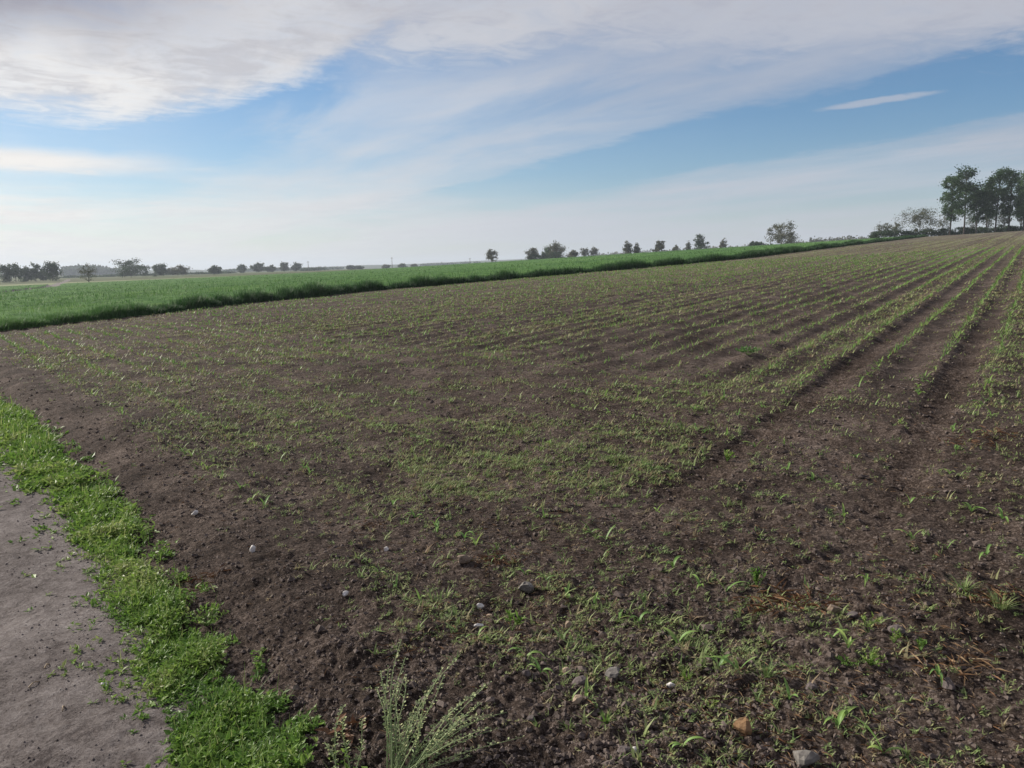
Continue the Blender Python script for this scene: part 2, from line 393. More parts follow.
def foliage_mat(name, els, trans=.35, rough=.6, spec=.3, wob=0.0):
    m, N = base_mat(name)
    t = N.n('ShaderNodeAttribute', attribute_name='tint').outputs['Fac']
    oi = N.n('ShaderNodeObjectInfo').outputs['Random']
    t = N.m('ADD', t, N.m('MULTIPLY', N.m('SUBTRACT', oi, .5), wob))
    if wob >= 0: t = N.m('ADD', t, N.m('MULTIPLY', N.m('SUBTRACT', N.noise(pos(N), 9.0, 3, .6), .5), .35))
    col = N.ramp(t, els)
    a = principled(N, col, rough, None, spec)
    tr = N.n('ShaderNodeBsdfTranslucent'); N.put(tr.inputs[0], col)
    ms = N.n('ShaderNodeMixShader'); ms.inputs[0].default_value = trans
    N.put(ms.inputs[1], a); N.put(ms.inputs[2], tr.outputs[0]); finish(N, ms.outputs[0]); return m
def plain_mat(name, c1, c2, scale=30, rough=.85, bd=.004, obj=True):
    m, N = base_mat(name); p = N.n('ShaderNodeTexCoord').outputs['Object'] if obj else pos(N)
    f = N.noise(p, scale, 5, .65)
    col = N.ramp(f, [(.3, c1), (.7, c2)])
    finish(N, principled(N, col, rough, bump(N, f, bd, .8), .3)); return m

M = dict(
    soil=soil_mat(), track=track_mat(), 
    wheat_ground=land_mat('wheat_canopy', [(.40, (.042, .105, .028)), (.5, (.072, .165, .042)), (.60, (.120, .22, .060))], .8),
    pale=land_mat('pale_crop', [(.3, (.11, .15, .065)), (.55, (.22, .24, .13)), (.75, (.16, .155, .09))], .05),
    far=land_mat('far_land', [(.3, (.05, .075, .03)), (.5, (.085, .10, .045)), (.7, (.13, .125, .075))], .02),
    hill=land_mat('hill_wood', [(.3, (.030, .042, .024)), (.7, (.06, .075, .04))], .01),
    wheat=foliage_mat('wheat_blade', [(.0, (.012, .042, .012)), (.5, (.064, .155, .040)), (1., (.165, .28, .085))], .35),
    weed=foliage_mat('weed_blade', [(.0, (.105, .172, .066)), (.4, (.185, .262, .088)), (.7, (.29, .345, .140)), (.86, (.31, .275, .155)), (1., (.28, .20, .125))], .3),
    corn=foliage_mat('maize_leaf', [(.0, (.10, .21, .065)), (.5, (.20, .34, .085)), (1., (.36, .44, .13))], .35, .5, .35, .5),
    verge_leaf=foliage_mat('verge_leaf', [(.0, (.040, .098, .022)), (.45, (.118, .226, .040)), (.75, (.205, .322, .062)), (1., (.34, .37, .15))], .40, .5),
    tall=foliage_mat('tall_weed_stem', [(.0, (.17, .25, .11)), (.5, (.34, .42, .21)), (1., (.55, .54, .27))], .25),
    bark=plain_mat('bark', (.035, .028, .024), (.085, .070, .058), 4, .95, .03),
    straw=foliage_mat('dry_straw', [(.0, (.13, .060, .030)), (.5, (.24, .14, .075)), (1., (.36, .27, .17))], .1),
    clod=plain_mat('clod', (.045, .034, .029), (.165, .132, .116), 22, .97, .006, False),
    pole=plain_mat('pole_wood', (.07, .06, .055), (.13, .115, .10), 3, .9),
)
def tree_mat(name, d, m_, l): return foliage_mat(name, [(.0, d), (.5, m_), (1., l)], .30, .65, .2, .25)
M['dark_leaf'] = tree_mat('dark_tree_leaf', (.016, .034, .016), (.034, .064, .027), (.065, .105, .042))
M['poplar_leaf'] = tree_mat('poplar_leaf', (.018, .042, .016), (.046, .092, .032), (.100, .170, .055))
M['spring_leaf'] = tree_mat('spring_leaf', (.055, .062, .036), (.098, .104, .060), (.16, .165, .095))

# ------------------------------------------------------------------ the ground sheets
def build_ground():
    fine = np.arange(-41, 41.01, .112)
    az = np.radians(np.r_[np.arange(-180, -42, 3.0), fine, np.arange(43, 180, 3.0)])
    rr = [.35, .8, 1.2, 1.6, 1.9]
    while rr[-1] < 7000:
        r = rr[-1]; rr.append(r+(.012 if r < 2.4 else .0105 if r < 3.6 else max(.0105, .0058*r) if r < 28 else .011*r if r < 75 else .02*r if r < 330 else .08*r))
    rr = np.array(rr); print('ground grid', len(az), len(rr))
    A, Rr = np.meshgrid(az, rr)
    x, y = Rr*np.sin(A), Rr*np.cos(A)
    cx = .25*(x[:-1, :]+x[1:, :]); cy = .25*(y[:-1, :]+y[1:, :])
    nA = len(az); j = np.arange(nA); j2 = (j+1) % nA
    cxx = cx[:, j]+cx[:, j2]; cyy = cy[:, j]+cy[:, j2]
    zf = zone(cxx.ravel(), cyy.ravel())
    zv = zone(x.ravel(), y.ravel()); xr, yr = x.ravel(), y.ravel()
    rv = np.hypot(xr, yr)
    hz = macro(xr, yr)+np.where(rv < 700, detail(xr, yr, zv), 0)
    hz = hz+np.where(rv > 300, 1.5*(fbm(xr*.004, yr*.004, 61, 3)-.5)*sstep(rv, 300, 600), 0)
    V = np.stack([xr, yr, hz], 1)
    i = np.arange(len(rr)-1)[:, None]*nA
    Q = np.stack([i+j, i+j2, i+nA+j2, i+nA+j], -1).reshape(-1, 4)[:, ::-1]
    names = ['ploughed_field', 'dirt_track', 'verge_earth', 'wheat_field', 'pale_field', 'far_land']
    mats = ['soil', 'track', 'track', 'wheat_ground', 'pale', 'far']
    for k in range(6):
        q = Q[zf == k]
        if len(q) == 0: continue
        idx, invq = np.unique(q, return_inverse=True)
        tag(mesh_np(names[k], V[idx], invq.reshape(-1, 4), M[mats[k]], smooth=True, n=4), kind='structure')
build_ground()
def build_hills():
    az = np.radians(np.arange(-75, 80, .25)); rr = np.linspace(2300, 3400, 14)
    A, Rr = np.meshgrid(az, rr); x, y = Rr*np.sin(A), Rr*np.cos(A)
    t = (Rr-2300)/1100; deg = np.degrees(A)
    crest = np.interp(deg, [-75, -35, -16, -6, 4, 15, 30, 80], [12, 6, 8, 18, 33, 46, 50, 30])
    hgt = crest*np.sin(np.clip(t, 0, 1)*math.pi)**.8*(.75+.5*fbm(x*.0012, y*.0012, 71, 4))+5*vnoise(x*.012, y*.012, 72)*np.sin(t*math.pi)-4
    V = np.stack([x.ravel(), y.ravel(), hgt.ravel()], 1); n = len(az)
    Q = np.array([(i*n+k, (i+1)*n+k, (i+1)*n+k+1, i*n+k+1) for i in range(len(rr)-1) for k in range(n-1)])
    tag(mesh_np('hills', V, Q, M['hill'], smooth=True, n=4), kind='structure')
build_hills()

# ------------------------------------------------------------------ wheat
def build_wheat():
    parts = []
    # bushy front edge along the field
    n = 30000
    q = rng.random(n); u = 8+(1/(1/16+q*(1/290-1/16))-16)*1.0
    u = np.where(rng.random(n) < .5, u, 8+rng.random(n)**1.6*255)
    ul = np.log(u)*52; cl = .35*fbm(u*.5, u*0, 41, 3)+.65*np.where(u < 60, vnoise(u*2.0, u*0+2, 45), vnoise(ul, u*0+2, 45))
    w = wheat_edge(u)-.25+np.abs(rng.normal(0, .55, n))+.35*(fbm(u*.6, u*0+3, 43, 2)-.5)
    x, y = xy_uw(u, w); s, d = sd_of(x, y); ok = (d > outer(s)-.5) & (np.hypot(x, y) < 262)
    u, w, x, y, cl = u[ok], w[ok], x[ok], y[ok], cl[ok]; n = len(u); r = np.hypot(x, y)
    for k in range(3):
        L = (.24+.90*np.clip(cl-.15, 0, 1))*(.75+.45*rng.random(n))*(1-.45*sstep(u, 30, 14)); wd = np.maximum(.022, r*.00062)*(.7+.6*rng.random(n))
        b = np.stack([x+rng.normal(0, .09, n), y+rng.normal(0, .09, n), macro(x, y)+.02], 1)
        parts.append(blades(b, L, wd, rng.random(n)*6.283, .15+.5*rng.random(n), 2, .0+.30*rng.random(n)+.25*(cl-.5)+.45*sstep(u, 26, 14)))  # front blades tinted darker: shade of the crop's near face put into colour
    # standing crop behind: shoots rising out of the canopy, and the rough grassy corner on the left
    n = 52000
    az = np.radians(rng.uniform(-40, 34, n)); r = 1/(1/24+rng.random(n)*(1/288-1/24))
    x, y = r*np.sin(az), r*np.cos(az); z = zone(x, y); ok = z == 3; x, y, r = x[ok], y[ok], r[ok]; n = len(x)
    u, w = uw_of(x, y); c1 = fbm(x*.35, y*.35, 44, 3); c2 = vnoise(x*.8, y*.8, 46); corner = sstep(u, 26, 14)*(1-sstep(w-wheat_edge(u), 12, 22))
    gzv = ground(x, y)
    for k in range(2):
        L = (.10+.30*np.clip(c1-.2, 0, 1)+.25*np.clip(c2-.60, 0, 1))*(.7+.6*rng.random(n))*(1+.5*corner*(c2 > .5)); wd = np.maximum(.02, r*.0007)*(.6+.7*rng.random(n))
        b = np.stack([x+rng.normal(0, .1, n), y+rng.normal(0, .1, n), gzv-.05], 1)
        parts.append(blades(b, L, wd, rng.random(n)*6.283, .15+.55*rng.random(n), 2 if k == 0 else 1, np.clip(.35+.45*rng.random(n)+.9*(c1-.5)+.35*corner-.5*np.clip(c2-.62, 0, 1), 0, 1)))
    V, T, C = cat(parts); print('wheat tris', len(T))
    o = mesh_np('wheat_crop', V, T, M['wheat'], tint=C)
    tag(o, 'dense green cereal crop standing along the far edge of the bare field', 'crop', kind='stuff')
build_wheat()

# ------------------------------------------------------------------ verge vegetation
def verge_cover(x, y):
    s, d = sd_of(x, y); e = outer(s)-d; i = d-inner(s)            # >0 inside on both
    n = fbm(x*2.6, y*2.6, 51, 4)-.5; r = np.hypot(x, y)
    a = sstep(i+.36*n+.02, -.16, .13)**1.6*sstep(e+.26*n-.05, -.05, .05)
    hole = sstep(fbm(x*3.7+9, y*3.7, 53, 3), .36, .46)
    c = a*np.where(i < .20, .25+.75*hole, .80+.20*hole)
    spot = sstep(fbm(x*7, y*7, 57, 3), .50, .66)
    fringe = .08*spot*sstep(i, -.50, -.05)*(i < .15)+.30*spot*sstep(e, -.16, -.02)*(e < .08)
    return np.maximum(c, fringe)
def build_verge():
    n = 120000
    r = 1/(1/2.0+rng.random(n)*(1/60-1/2.0)); r = np.where(rng.random(n) < .3, 2+rng.random(n)**1.2*14, r)
    s0 = r; dmid = (outer(s0)+inner(s0))/2; dd = dmid+rng.uniform(-.75, .75, n)
    x, y = xy_sd(s0, dd); c = verge_cover(x, y); ok = (rng.random(n) < c) & (y > .6); x, y, c = x[ok], y[ok], c[ok]
    # area-correct thinning close by
    n = len(x); r = np.hypot(x, y); print('verge sprigs', n)
    g = ground(x, y); hump = fbm(x*4.2, y*4.2, 55, 3)
    s_, d_ = sd_of(x, y); hgt = (.018+.13*np.clip(hump-.28, 0, .6))*(.35+.65*sstep(d_-inner(s_), -.05, .28))*(.6+.8*rng.random(n))*np.clip(.4+c, 0, 1)
    parts = []
    nl = 6
    az = rng.random(n)*6.283; lean = .2+.8*rng.random(n)
    sx, sy = np.cos(az)*lean*hgt*.8, np.sin(az)*lean*hgt*.8
    cut = np.where(r < 9, nl, 3)
    tp = fbm(x*1.7, y*1.7, 56, 3)
    for k in range(nl):
        m = (k < cut) & ((r < 4.5) | (rng.random(n) < .6)); t = ((k+1)/nl)**.8; nn = int(m.sum())
        b = np.stack([x+sx*t+rng.normal(0, .006, n), y+sy*t+rng.normal(0, .006, n), g+hgt*t*.95], 1)[m]
        la = rng.random(nn)*6.283; el = rng.uniform(-.15, .95, nn)
        d = np.stack([np.cos(la)*np.cos(el), np.sin(la)*np.cos(el), np.sin(el)], 1)
        nr = unit(np.cross(np.cross(d, np.array([0, 0, 1.])), d)+rng.normal(0, .35, (nn, 3))); nr = unit(nr-d*np.sum(nr*d, 1, keepdims=True))
        L = rng.uniform(.011, .030, nn)*np.where(rng.random(nn) < .15, 1.5, 1)*np.clip(r[m]/4.2, 1, 2.4); W = L*rng.uniform(.34, .55, nn)
        tn = np.clip(.28+.22*t+.32*rng.random(nn)+.55*(tp[m]-.5)+.5*(hump[m]-.5), 0, .99)
        parts.append(leaves(b, d, nr, L, W, tn))
    # grass blades in between
    m = rng.random(n) < .24; nn = int(m.sum())
    parts.append(blades(np.stack([x, y, g], 1)[m], (hgt[m]+.022)*rng.uniform(.8, 2.3, nn), np.maximum(.003, r[m]*.0009), rng.random(nn)*6.283, rng.uniform(.1, .75, nn), 2, np.clip(.35+.7*rng.random(nn), 0, 1)))
    V, T, C = cat(parts); print('verge tris', len(T))
    tag(mesh_np('verge_grass', V, T, M['verge_leaf'], tint=C), 'bright green strip of low leafy weeds and grass beside the track', 'grass', kind='stuff')
build_verge()

# ------------------------------------------------------------------ small weeds, straw and clods on the bare soil
def in_field(x, y, margin=.25):
    s, d = sd_of(x, y); u, w = uw_of(x, y)
    return (d > outer(s)+margin) & (w < wheat_edge(u)-.2) & (u < U_END)
def screen_points(n, r0, r1, a0=-37, a1=37, mixlog=.35):
    az = np.radians(rng.uniform(a0, a1, n)); q = rng.random(n)
    r = np.where(rng.random(n) < mixlog, np.exp(np.log(r0)+q*(np.log(r1)-np.log(r0))), 1/(1/r0+q*(1/r1-1/r0)))
    return r*np.sin(az), r*np.cos(az), r
def weed_density(x, y):
    s, d = sd_of(x, y); u, w = uw_of(x, y); e = d-outer(s); r = np.hypot(x, y)
    head = 1-sstep(e, HEAD_W-1, HEAD_W+1)
    patch = sstep(fbm(x*.42, y*.42, 81, 5), .38, .62); fine = sstep(fbm(x*3.4, y*3.4, 83, 3), .38, .66)
    rows = np.exp(-((((w-ROW0)/ROWSP+.5) % 1-.5)*ROWSP/.085)**2)
    lanes = sstep(fbm(w*1.1, u*.02, 84, 3), .42, .58)
    rh = np.exp(-((((d-HEAD_D0)/ROWSP+.5) % 1-.5)*ROWSP/.10)**2)
    den = head*(patch*(.10+.62*fine)+.10+.75*rh*(.25+.75*patch)) + (1-head)*((.10+.25*fine*patch+.75*lanes*(.4+fine))*(.22+.78*lanes)+.45*rows*sstep(u, 10, 14))
    den = den*(1-.85*rut_mask(u, w))*sstep(e, .25, 1.3)
    right = sstep(np.degrees(np.arctan2(x, y)), 8, 26)*sstep(r, 14, 5)
    return den*(1-.40*right)*np.minimum(.02+(r/10)**1.9, .55+.55*sstep(r, 12, 24))
def build_weeds():
    x, y, r = screen_points(470000, 2.0, 150, mixlog=.62)
    ok = in_field(x, y); x, y, r = x[ok], y[ok], r[ok]
    ok = rng.random(len(x)) < weed_density(x, y); x, y, r = x[ok], y[ok], r[ok]; n = len(x); print('weeds', n)
    g = ground(x, y)-.003; tp = .30+.48*rng.random(n)+.12*sstep(r, 10, 25)+.35*(fbm(x*.8, y*.8, 86, 3)-.5); dead = rng.random(n) < .22; tp[dead] = .8+.2*rng.random(int(dead.sum()))
    size = rng.uniform(.014, .038, n)*np.where(rng.random(n) < .12, 1.9, 1)*np.clip(.7+r/15, 1, 1.9)
    parts = []
    for k in range(5):
        m = (r < 7) | ((k < 3) & (r < 25)) | (k < 2); nn = int(m.sum())
        L = size[m]*rng.uniform(.5, 1.15, nn); wd = np.maximum(L*rng.uniform(.12, .22, nn), r[m]*.00125)
        b = np.stack([x, y, g], 1)[m]+np.c_[rng.normal(0, 1, (nn, 2))*np.clip(.004+r[m]*.0016, 0, .06)[:, None], np.zeros(nn)]
        near = r[m] < 11
        a_, l_ = rng.random(nn)*6.283, rng.uniform(.45, 1.12, nn)
        for sel, K in ((near, 2), (~near, 1)):
            if sel.any(): parts.append(blades(b[sel], L[sel], wd[sel], a_[sel], l_[sel], K, np.clip(tp[m][sel]+rng.normal(0, .06, int(sel.sum())), 0, 1)))
    # flat little rosettes close to the camera
    m = (r < 6.5) & (rng.random(n) < .9); nn = int(m.sum())
    for k in range(5):
        a_ = k*1.257+rng.normal(0, .35, nn); el = rng.uniform(.0, .7, nn)
        d = np.stack([np.cos(a_)*np.cos(el), np.sin(a_)*np.cos(el), np.sin(el)], 1); nr = unit(np.cross(np.cross(d, np.array([0, 0, 1.])), d))
        L = rng.uniform(.007, .020, nn)
        parts.append(leaves(np.stack([x, y, g+.008], 1)[m]+rng.normal(0, .012, (nn, 1))*np.array([1, 1, 0]), d, nr, L, L*rng.uniform(.3, .6, nn), np.clip(tp[m]+rng.normal(0, .06, nn), 0, 1)))
    V, T, C = cat(parts); print('weed tris', len(T))
    tag(mesh_np('field_weeds', V, T, M['weed'], tint=C), 'tiny scattered weeds sprouting all over the bare brown soil', 'weeds', kind='stuff')
    # straw
    x, y, r = screen_points(19000, 2.1, 40, mixlog=.3); ok = in_field(x, y, .1); x, y, r = x[ok], y[ok], r[ok]
    ok = rng.random(len(x)) < .08+sstep(fbm(x*1.1+5, y*1.1, 91, 4), .50, .68); x, y, r = x[ok], y[ok], r[ok]; n = len(x)
    a = rng.random(n)*6.283; el = rng.normal(.06, .12, n)
    d = np.stack([np.cos(a)*np.cos(el), np.sin(a)*np.cos(el), np.sin(el)], 1); L = rng.uniform(.012, .06, n)**1.0
    V, T, C = leaves(np.stack([x, y, ground(x, y)+.006], 1), d, np.tile([0, 0, 1.], (n, 1)), L, np.maximum(.0025, r*.0006), rng.random(n))
    tag(mesh_np('straw_litter', V, T, M['straw'], tint=C), 'short dry brown straw bits littering the tilled soil', 'straw', kind='stuff')
    # crumbs of earth
    x, y, r = screen_points(72000, 2.0, 22, mixlog=.2); ok = in_field(x, y, -.02); x, y, r = x[ok], y[ok], r[ok]
    s, d = sd_of(x, y); e = d-outer(s)
    ok = rng.random(len(x)) < .35+.65*sstep(fbm(x*1.6, y*1.6, 93, 3), .35, .65)+.6*(e < .6); x, y, r = x[ok], y[ok], r[ok]; n = len(x)
    size = (.0028+.012*rng.random(n)**4)*np.clip(r/4.5, 1, 1.7)+np.where(rng.random(n) < .022, .004+.013*rng.random(n)**2, 0)
    oc = np.array([(1, 0, -.1), (.1, .9, .1), (-1, .1, 0), (-.1, -1, .1), (.25, .2, .85), (-.3, -.25, .7), (0, 0, -.8)], float)
    of = np.array([(0, 1, 4), (1, 2, 4), (2, 5, 4), (2, 3, 5), (3, 0, 5), (0, 4, 5), (1, 0, 6), (2, 1, 6), (3, 2, 6), (0, 3, 6)])
    ro = rng.random(n)*6.283; c_, s_ = np.cos(ro), np.sin(ro)
    sh = oc[None]*(1+rng.uniform(-.32, .32, (n, 7, 1)))*np.stack([rng.uniform(.8, 1.4, n), rng.uniform(.7, 1.1, n), rng.uniform(.55, .95, n)], 1)[:, None]*size[:, None, None]
    V = np.stack([x[:, None]+sh[..., 0]*c_[:, None]-sh[..., 1]*s_[:, None], y[:, None]+sh[..., 0]*s_[:, None]+sh[..., 1]*c_[:, None], (ground(x, y)+size*.2)[:, None]+sh[..., 2]], -1)
    T = (of[None]+(np.arange(n)*7)[:, None, None]).reshape(-1, 3); print('clod tris', len(T))
    tag(mesh_np('soil_crumbs', V.reshape(-1, 3), T, M['clod']), 'loose crumbs of dark earth strewn over the tilled soil', 'soil', kind='stuff')
build_weeds()
def build_grit():
    n = 16000; r = 1/(1/2.0+rng.random(n)*(1/14-1/2.0)); d = inner(r)+.25-rng.random(n)**1.5*2.2
    x, y = xy_sd(r, d); ok = (y > .5) & (rng.random(n) < sstep(fbm(x*2.2, y*2.2, 95, 3), .40, .62)*.8+.12); x, y = x[ok], y[ok]; n = len(x); r = np.hypot(x, y)
    size = (.0016+.006*rng.random(n)**5)*np.clip(r/4, 1, 1.6)
    oc = np.array([(1, 0, -.1), (.1, .9, .1), (-1, .1, 0), (-.1, -1, .1), (.1, .1, .8), (0, 0, -.8)], float)
    of = np.array([(0, 1, 4), (1, 2, 4), (2, 3, 4), (3, 0, 4), (1, 0, 5), (2, 1, 5), (3, 2, 5), (0, 3, 5)])
    sh = oc[None]*rng.uniform(.65, 1.35, (n, 6, 3))*size[:, None, None]
    V = sh+np.stack([x, y, ground(x, y)+size*.15], 1)[:, None]
    tag(mesh_np('track_grit', V.reshape(-1, 3), (of[None]+(np.arange(n)*6)[:, None, None]).reshape(-1, 3), M['track']), 'fine earth grit lying on the grey track', 'grit', kind='stuff')
build_grit()

# ------------------------------------------------------------------ maize seedlings
def corn_leaf(L, Wd, rise, az, curl, twist=0.0):
    """one arching maize leaf in plant space"""
    K = 6; P = []; ang = rise; p = np.array([0, 0, .004]); hd = np.array([math.cos(az), math.sin(az)])
    for k in range(K+1):
        P.append(p.copy()); st = L/K
        p = p+np.array([hd[0]*math.cos(ang)*st, hd[1]*math.cos(ang)*st, math.sin(ang)*st]); ang -= curl/K*(1+.6*k/K)
    P = np.array(P); t = np.linspace(0, 1, K+1); wd = Wd*np.array([.35, .8, 1., .98, .82, .5, .04])*.5
    sx = np.array([-hd[1], hd[0], 0.0]); V, T = [], []
    for k in range(K+1):
        lift = np.array([0, 0, wd[k]*.55]); s_ = sx+np.array([0, 0, twist*t[k]])
        V += [P[k]-s_*wd[k]+lift, P[k], P[k]+s_*wd[k]+lift]
    for k in range(K):
        a = 3*k
        for j in (0, 1): T += [(a+j, a+j+1, a+j+4), (a+j, a+j+4, a+j+3)]
    return np.array(V), np.array(T), .35+.35*t.repeat(3)
def mesh_only(name, V, T, C, mat):
    o = mesh_np(name, V, T, mat, tint=C, smooth=True); me = o.data; bpy.data.objects.remove(o); return me
CORN = []
for i in range(9):
    ls = []; n = random.choice([2, 3, 3, 4]); a0 = random.random()*6.28
    for k in range(n):
        a = a0+(math.pi if k % 2 else 0)+random.uniform(-.5, .5)
        ls.append(corn_leaf(random.uniform(.062, .115)*(.6 if k == 0 else 1), random.uniform(.010, .016), random.uniform(.75, 1.42), a, random.uniform(.5, 2.3), random.uniform(-.4, .4)))
    CORN.append(([mesh_only('leaf', *l, M['corn']) for l in ls], mesh_only('maize_seedling', *cat(ls), M['corn'])))
def build_corn():
    hand = [(883, 763, 1.25, 'broad maize seedling with two spreading leaves at the bottom edge of the picture'),
            (837, 737, 1.05, 'maize seedling with a drooping left leaf above the grey stone at the bottom edge'),
            (789, 712, .9, 'upright yellow-green maize seedling right of the tan triangular stone'),
            (938, 680, 1.05, 'blue-green three-leaved maize seedling just left of a round brown stone'),
            (738, 683, 1.0, 'maize seedling with one long leaf bent to the right, below the straw patch'),
            (719, 672, 1.0, 'maize seedling with erect pointed leaves left of a bent one'),
            (678, 652, 1.3, 'tall maize seedling with three upright leaves in the middle of the foreground'),
            (639, 630, .9, 'yellow-green maize seedling with a leaf hooked down to the right'),
            (620, 622, .85, 'small maize seedling at the centre of three close together in the foreground'),
            (594, 606, .95, 'maize seedling with an upright leaf and an arched one, nearest the fist-sized grey stone'),
            (567, 600, .9, 'single upright folded maize leaf just right of the fist-sized grey stone'),
            (848, 655, .9, 'pale maize seedling with a leaf hanging to the right above the fern-like weed'),
            (832, 645, .8, 'short upright maize shoot left of the pale hooked one'),
            (866, 584, 1.0, 'arching maize seedling at the edge of the right-hand wheel ruts'),
            (673, 572, 1.1, 'bushy maize seedling alone in the open soil at mid-right'),
            (726, 592, 1.0, 'maize seedling beside the large patch of reddish straw'),
            (700, 588, .9, 'maize seedling with one leaf lying flat left of the reddish straw'),
            (435, 527, 1.0, 'maize seedling at the near end of three in the left-hand row'),
            (415, 519, 1.0, 'maize seedling in the middle of three in the left-hand row'),
            (393, 508, 1.0, 'maize seedling at the far end of three in the left-hand row')]
    pts = [(*at(a, b), k*1.22, l) for a, b, k, l in hand]
    hp = np.array([(p[0], p[1]) for p in pts])
    cand = []
    for k in range(-3, 16):                                   # headland rows along the track
        d = HEAD_D0+k*ROWSP; s = -6.0
        while s < 30:
            s += .19*random.uniform(.75, 1.5)
            if random.random() < .22: continue
            x, y = xy_sd(s, d+random.gauss(0, .022)); cand.append((x, y, k))
    for k in range(-8, 55):                                   # main rows
        w = ROW0+k*ROWSP; u = 3.0
        while u < 75:
            u += .17*random.uniform(.75, 1.4)*(1+u/90)
            x, y = xy_uw(u, w+random.gauss(0, .02)); cand.append((x, y, 100+k))
    c = np.array(cand); s, d = sd_of(c[:, 0], c[:, 1]); u, w = uw_of(c[:, 0], c[:, 1]); e = d-outer(s)
    hd = e < HEAD_W
    ok = in_field(c[:, 0], c[:, 1], .45) & (np.where(c[:, 2] < 50, hd, ~hd)) & (c[:, 1] > 1.9)
    az = np.degrees(np.arctan2(c[:, 0], c[:, 1])); ok &= (np.abs(az) < 37)
    keep = sstep(fbm(c[:, 0]*.7, c[:, 1]*.7, 97, 3), .30, .55)*.8+.25
    ok &= rng.random(len(c)) < keep*(1-.8*rut_mask(u, w)*hd)*np.where(hd, 1, 1-.40*sstep(w, 2.5, 7))
    dmin = np.min(np.hypot(c[:, 0:1]-hp[:, 0], c[:, 1:2]-hp[:, 1]), 1); ok &= dmin > .13
    c = c[ok]; c = c[np.argsort(np.hypot(c[:, 0], c[:, 1]))]
    print('seedlings', len(c))
    ordn = ['nearest', 'second', 'third', 'fourth', 'fifth', 'sixth', 'seventh', 'eighth', 'ninth', 'tenth', 'eleventh', 'twelfth', 'thirteenth', 'fourteenth', 'fifteenth', 'sixteenth', 'seventeenth', 'eighteenth', 'nineteenth', 'twentieth']
    G_ = 'maize seedlings sown in rows on the bare field'
    kmin = min(int(v[2]) for v in c[:280] if v[2] < 50)
    kup = min([int(v[2]) for v in c[:280] if v[2] > 50] or [100])
    def leafy(x, y, sc_, label):
        ls, me = random.choice(CORN); o = empty('maize_seedling', (x, y, gz(x, y)-.004), random.random()*6.28); o.scale = (sc_,)*3
        for m_ in ls: link('leaf', m_, o)
        return tag(o, label, 'seedling', G_)
    for x, y, k, l in pts: leafy(x, y, k, l)
    def nth(i):
        tens = ['', '', 'twenty', 'thirty', 'forty', 'fifty']
        if i < 20: return (['first']+ordn[1:])[i]
        i += 1
        if i % 10 == 0: return {20: 'twentieth', 30: 'thirtieth', 40: 'fortieth', 50: 'fiftieth'}[i]
        return tens[i//10]+'-'+(['first']+ordn[1:])[i % 10-1]
    count = {}
    for i, (x, y, k) in enumerate(c[:280]):
        k = int(k); j = count.get(k, 0); count[k] = j+1
        lab = ('small maize seedling, %s from the camera in the %s seedling row from the grass verge' % (nth(j), ordn[k-kmin])) if k < 50 else ('small maize seedling, %s from the camera in the %s uphill row from the right' % (nth(j), nth(k-kup)))
        r = math.hypot(x, y); sc_ = random.uniform(.8, 1.3)
        if r < 4.2: leafy(x, y, sc_, lab)
        else:
            o = link('maize_seedling', random.choice(CORN)[1]); o.location = (x, y, gz(x, y)-.004)
            o.rotation_euler = (0, 0, random.random()*6.28); o.scale = (sc_,)*3; tag(o, lab, 'seedling', G_)
    c = c[280:]; n = len(c); r = np.hypot(c[:, 0], c[:, 1]); g = ground(c[:, 0], c[:, 1]); parts = []
    a0 = rng.random(n)*6.283
    for k in range(3):
        parts.append(blades(np.stack([c[:, 0], c[:, 1], g], 1), rng.uniform(.07, .15, n), np.maximum(.014, r*.0013), a0+k*2.2+rng.normal(0, .4, n), rng.uniform(.4, 1.02, n), 2 if k < 1 else 1, np.clip(rng.uniform(.3, .9, n), 0, 1)))
    V, T, C = cat(parts); print('far maize tris', len(T))
    tag(mesh_np('far_maize', V, T, M['corn'], tint=C), 'far rows of tiny maize seedlings running up the slope', 'seedlings', G_, 'stuff')
build_corn()

# ------------------------------------------------------------------ stones
def stone_mesh(seed, cuts=5, chip=False):
    r_ = np.random.default_rng(seed)
    n = 4; th = []
    V = []; rings = [(-.8, .55), (-.45, .9), (0, 1.), (.45, .86), (.8, .5)]
    K = 9
    for z, rad in rings:
        for j in range(K):
            a = j*2*math.pi/K; V.append((math.cos(a)*rad, math.sin(a)*rad, z))
    V += [(0, 0, -1), (0, 0, 1)]; V = np.array(V)
    for _ in range(cuts):                                      # planar faces, as on broken stone
        nv = unit(r_.normal(0, 1, 3)); o = r_.uniform(.45, .8); t = V@nv; V = V-np.outer(np.clip(t-o, 0, None)*.92, nv)
    V = V*(1+r_.normal(0, .035, (len(V), 1)))
    T = []
    for i in range(4):
        for j in range(K):
            a, b = i*K+j, i*K+(j+1) % K; T += [(a, b, b+K), (a, b+K, a+K)]
    m = len(V)-2
    for j in range(K): T += [(m, (j+1) % K, j), (m+1, 4*K+j, 4*K+(j+1) % K)]
    return V, np.array(T)
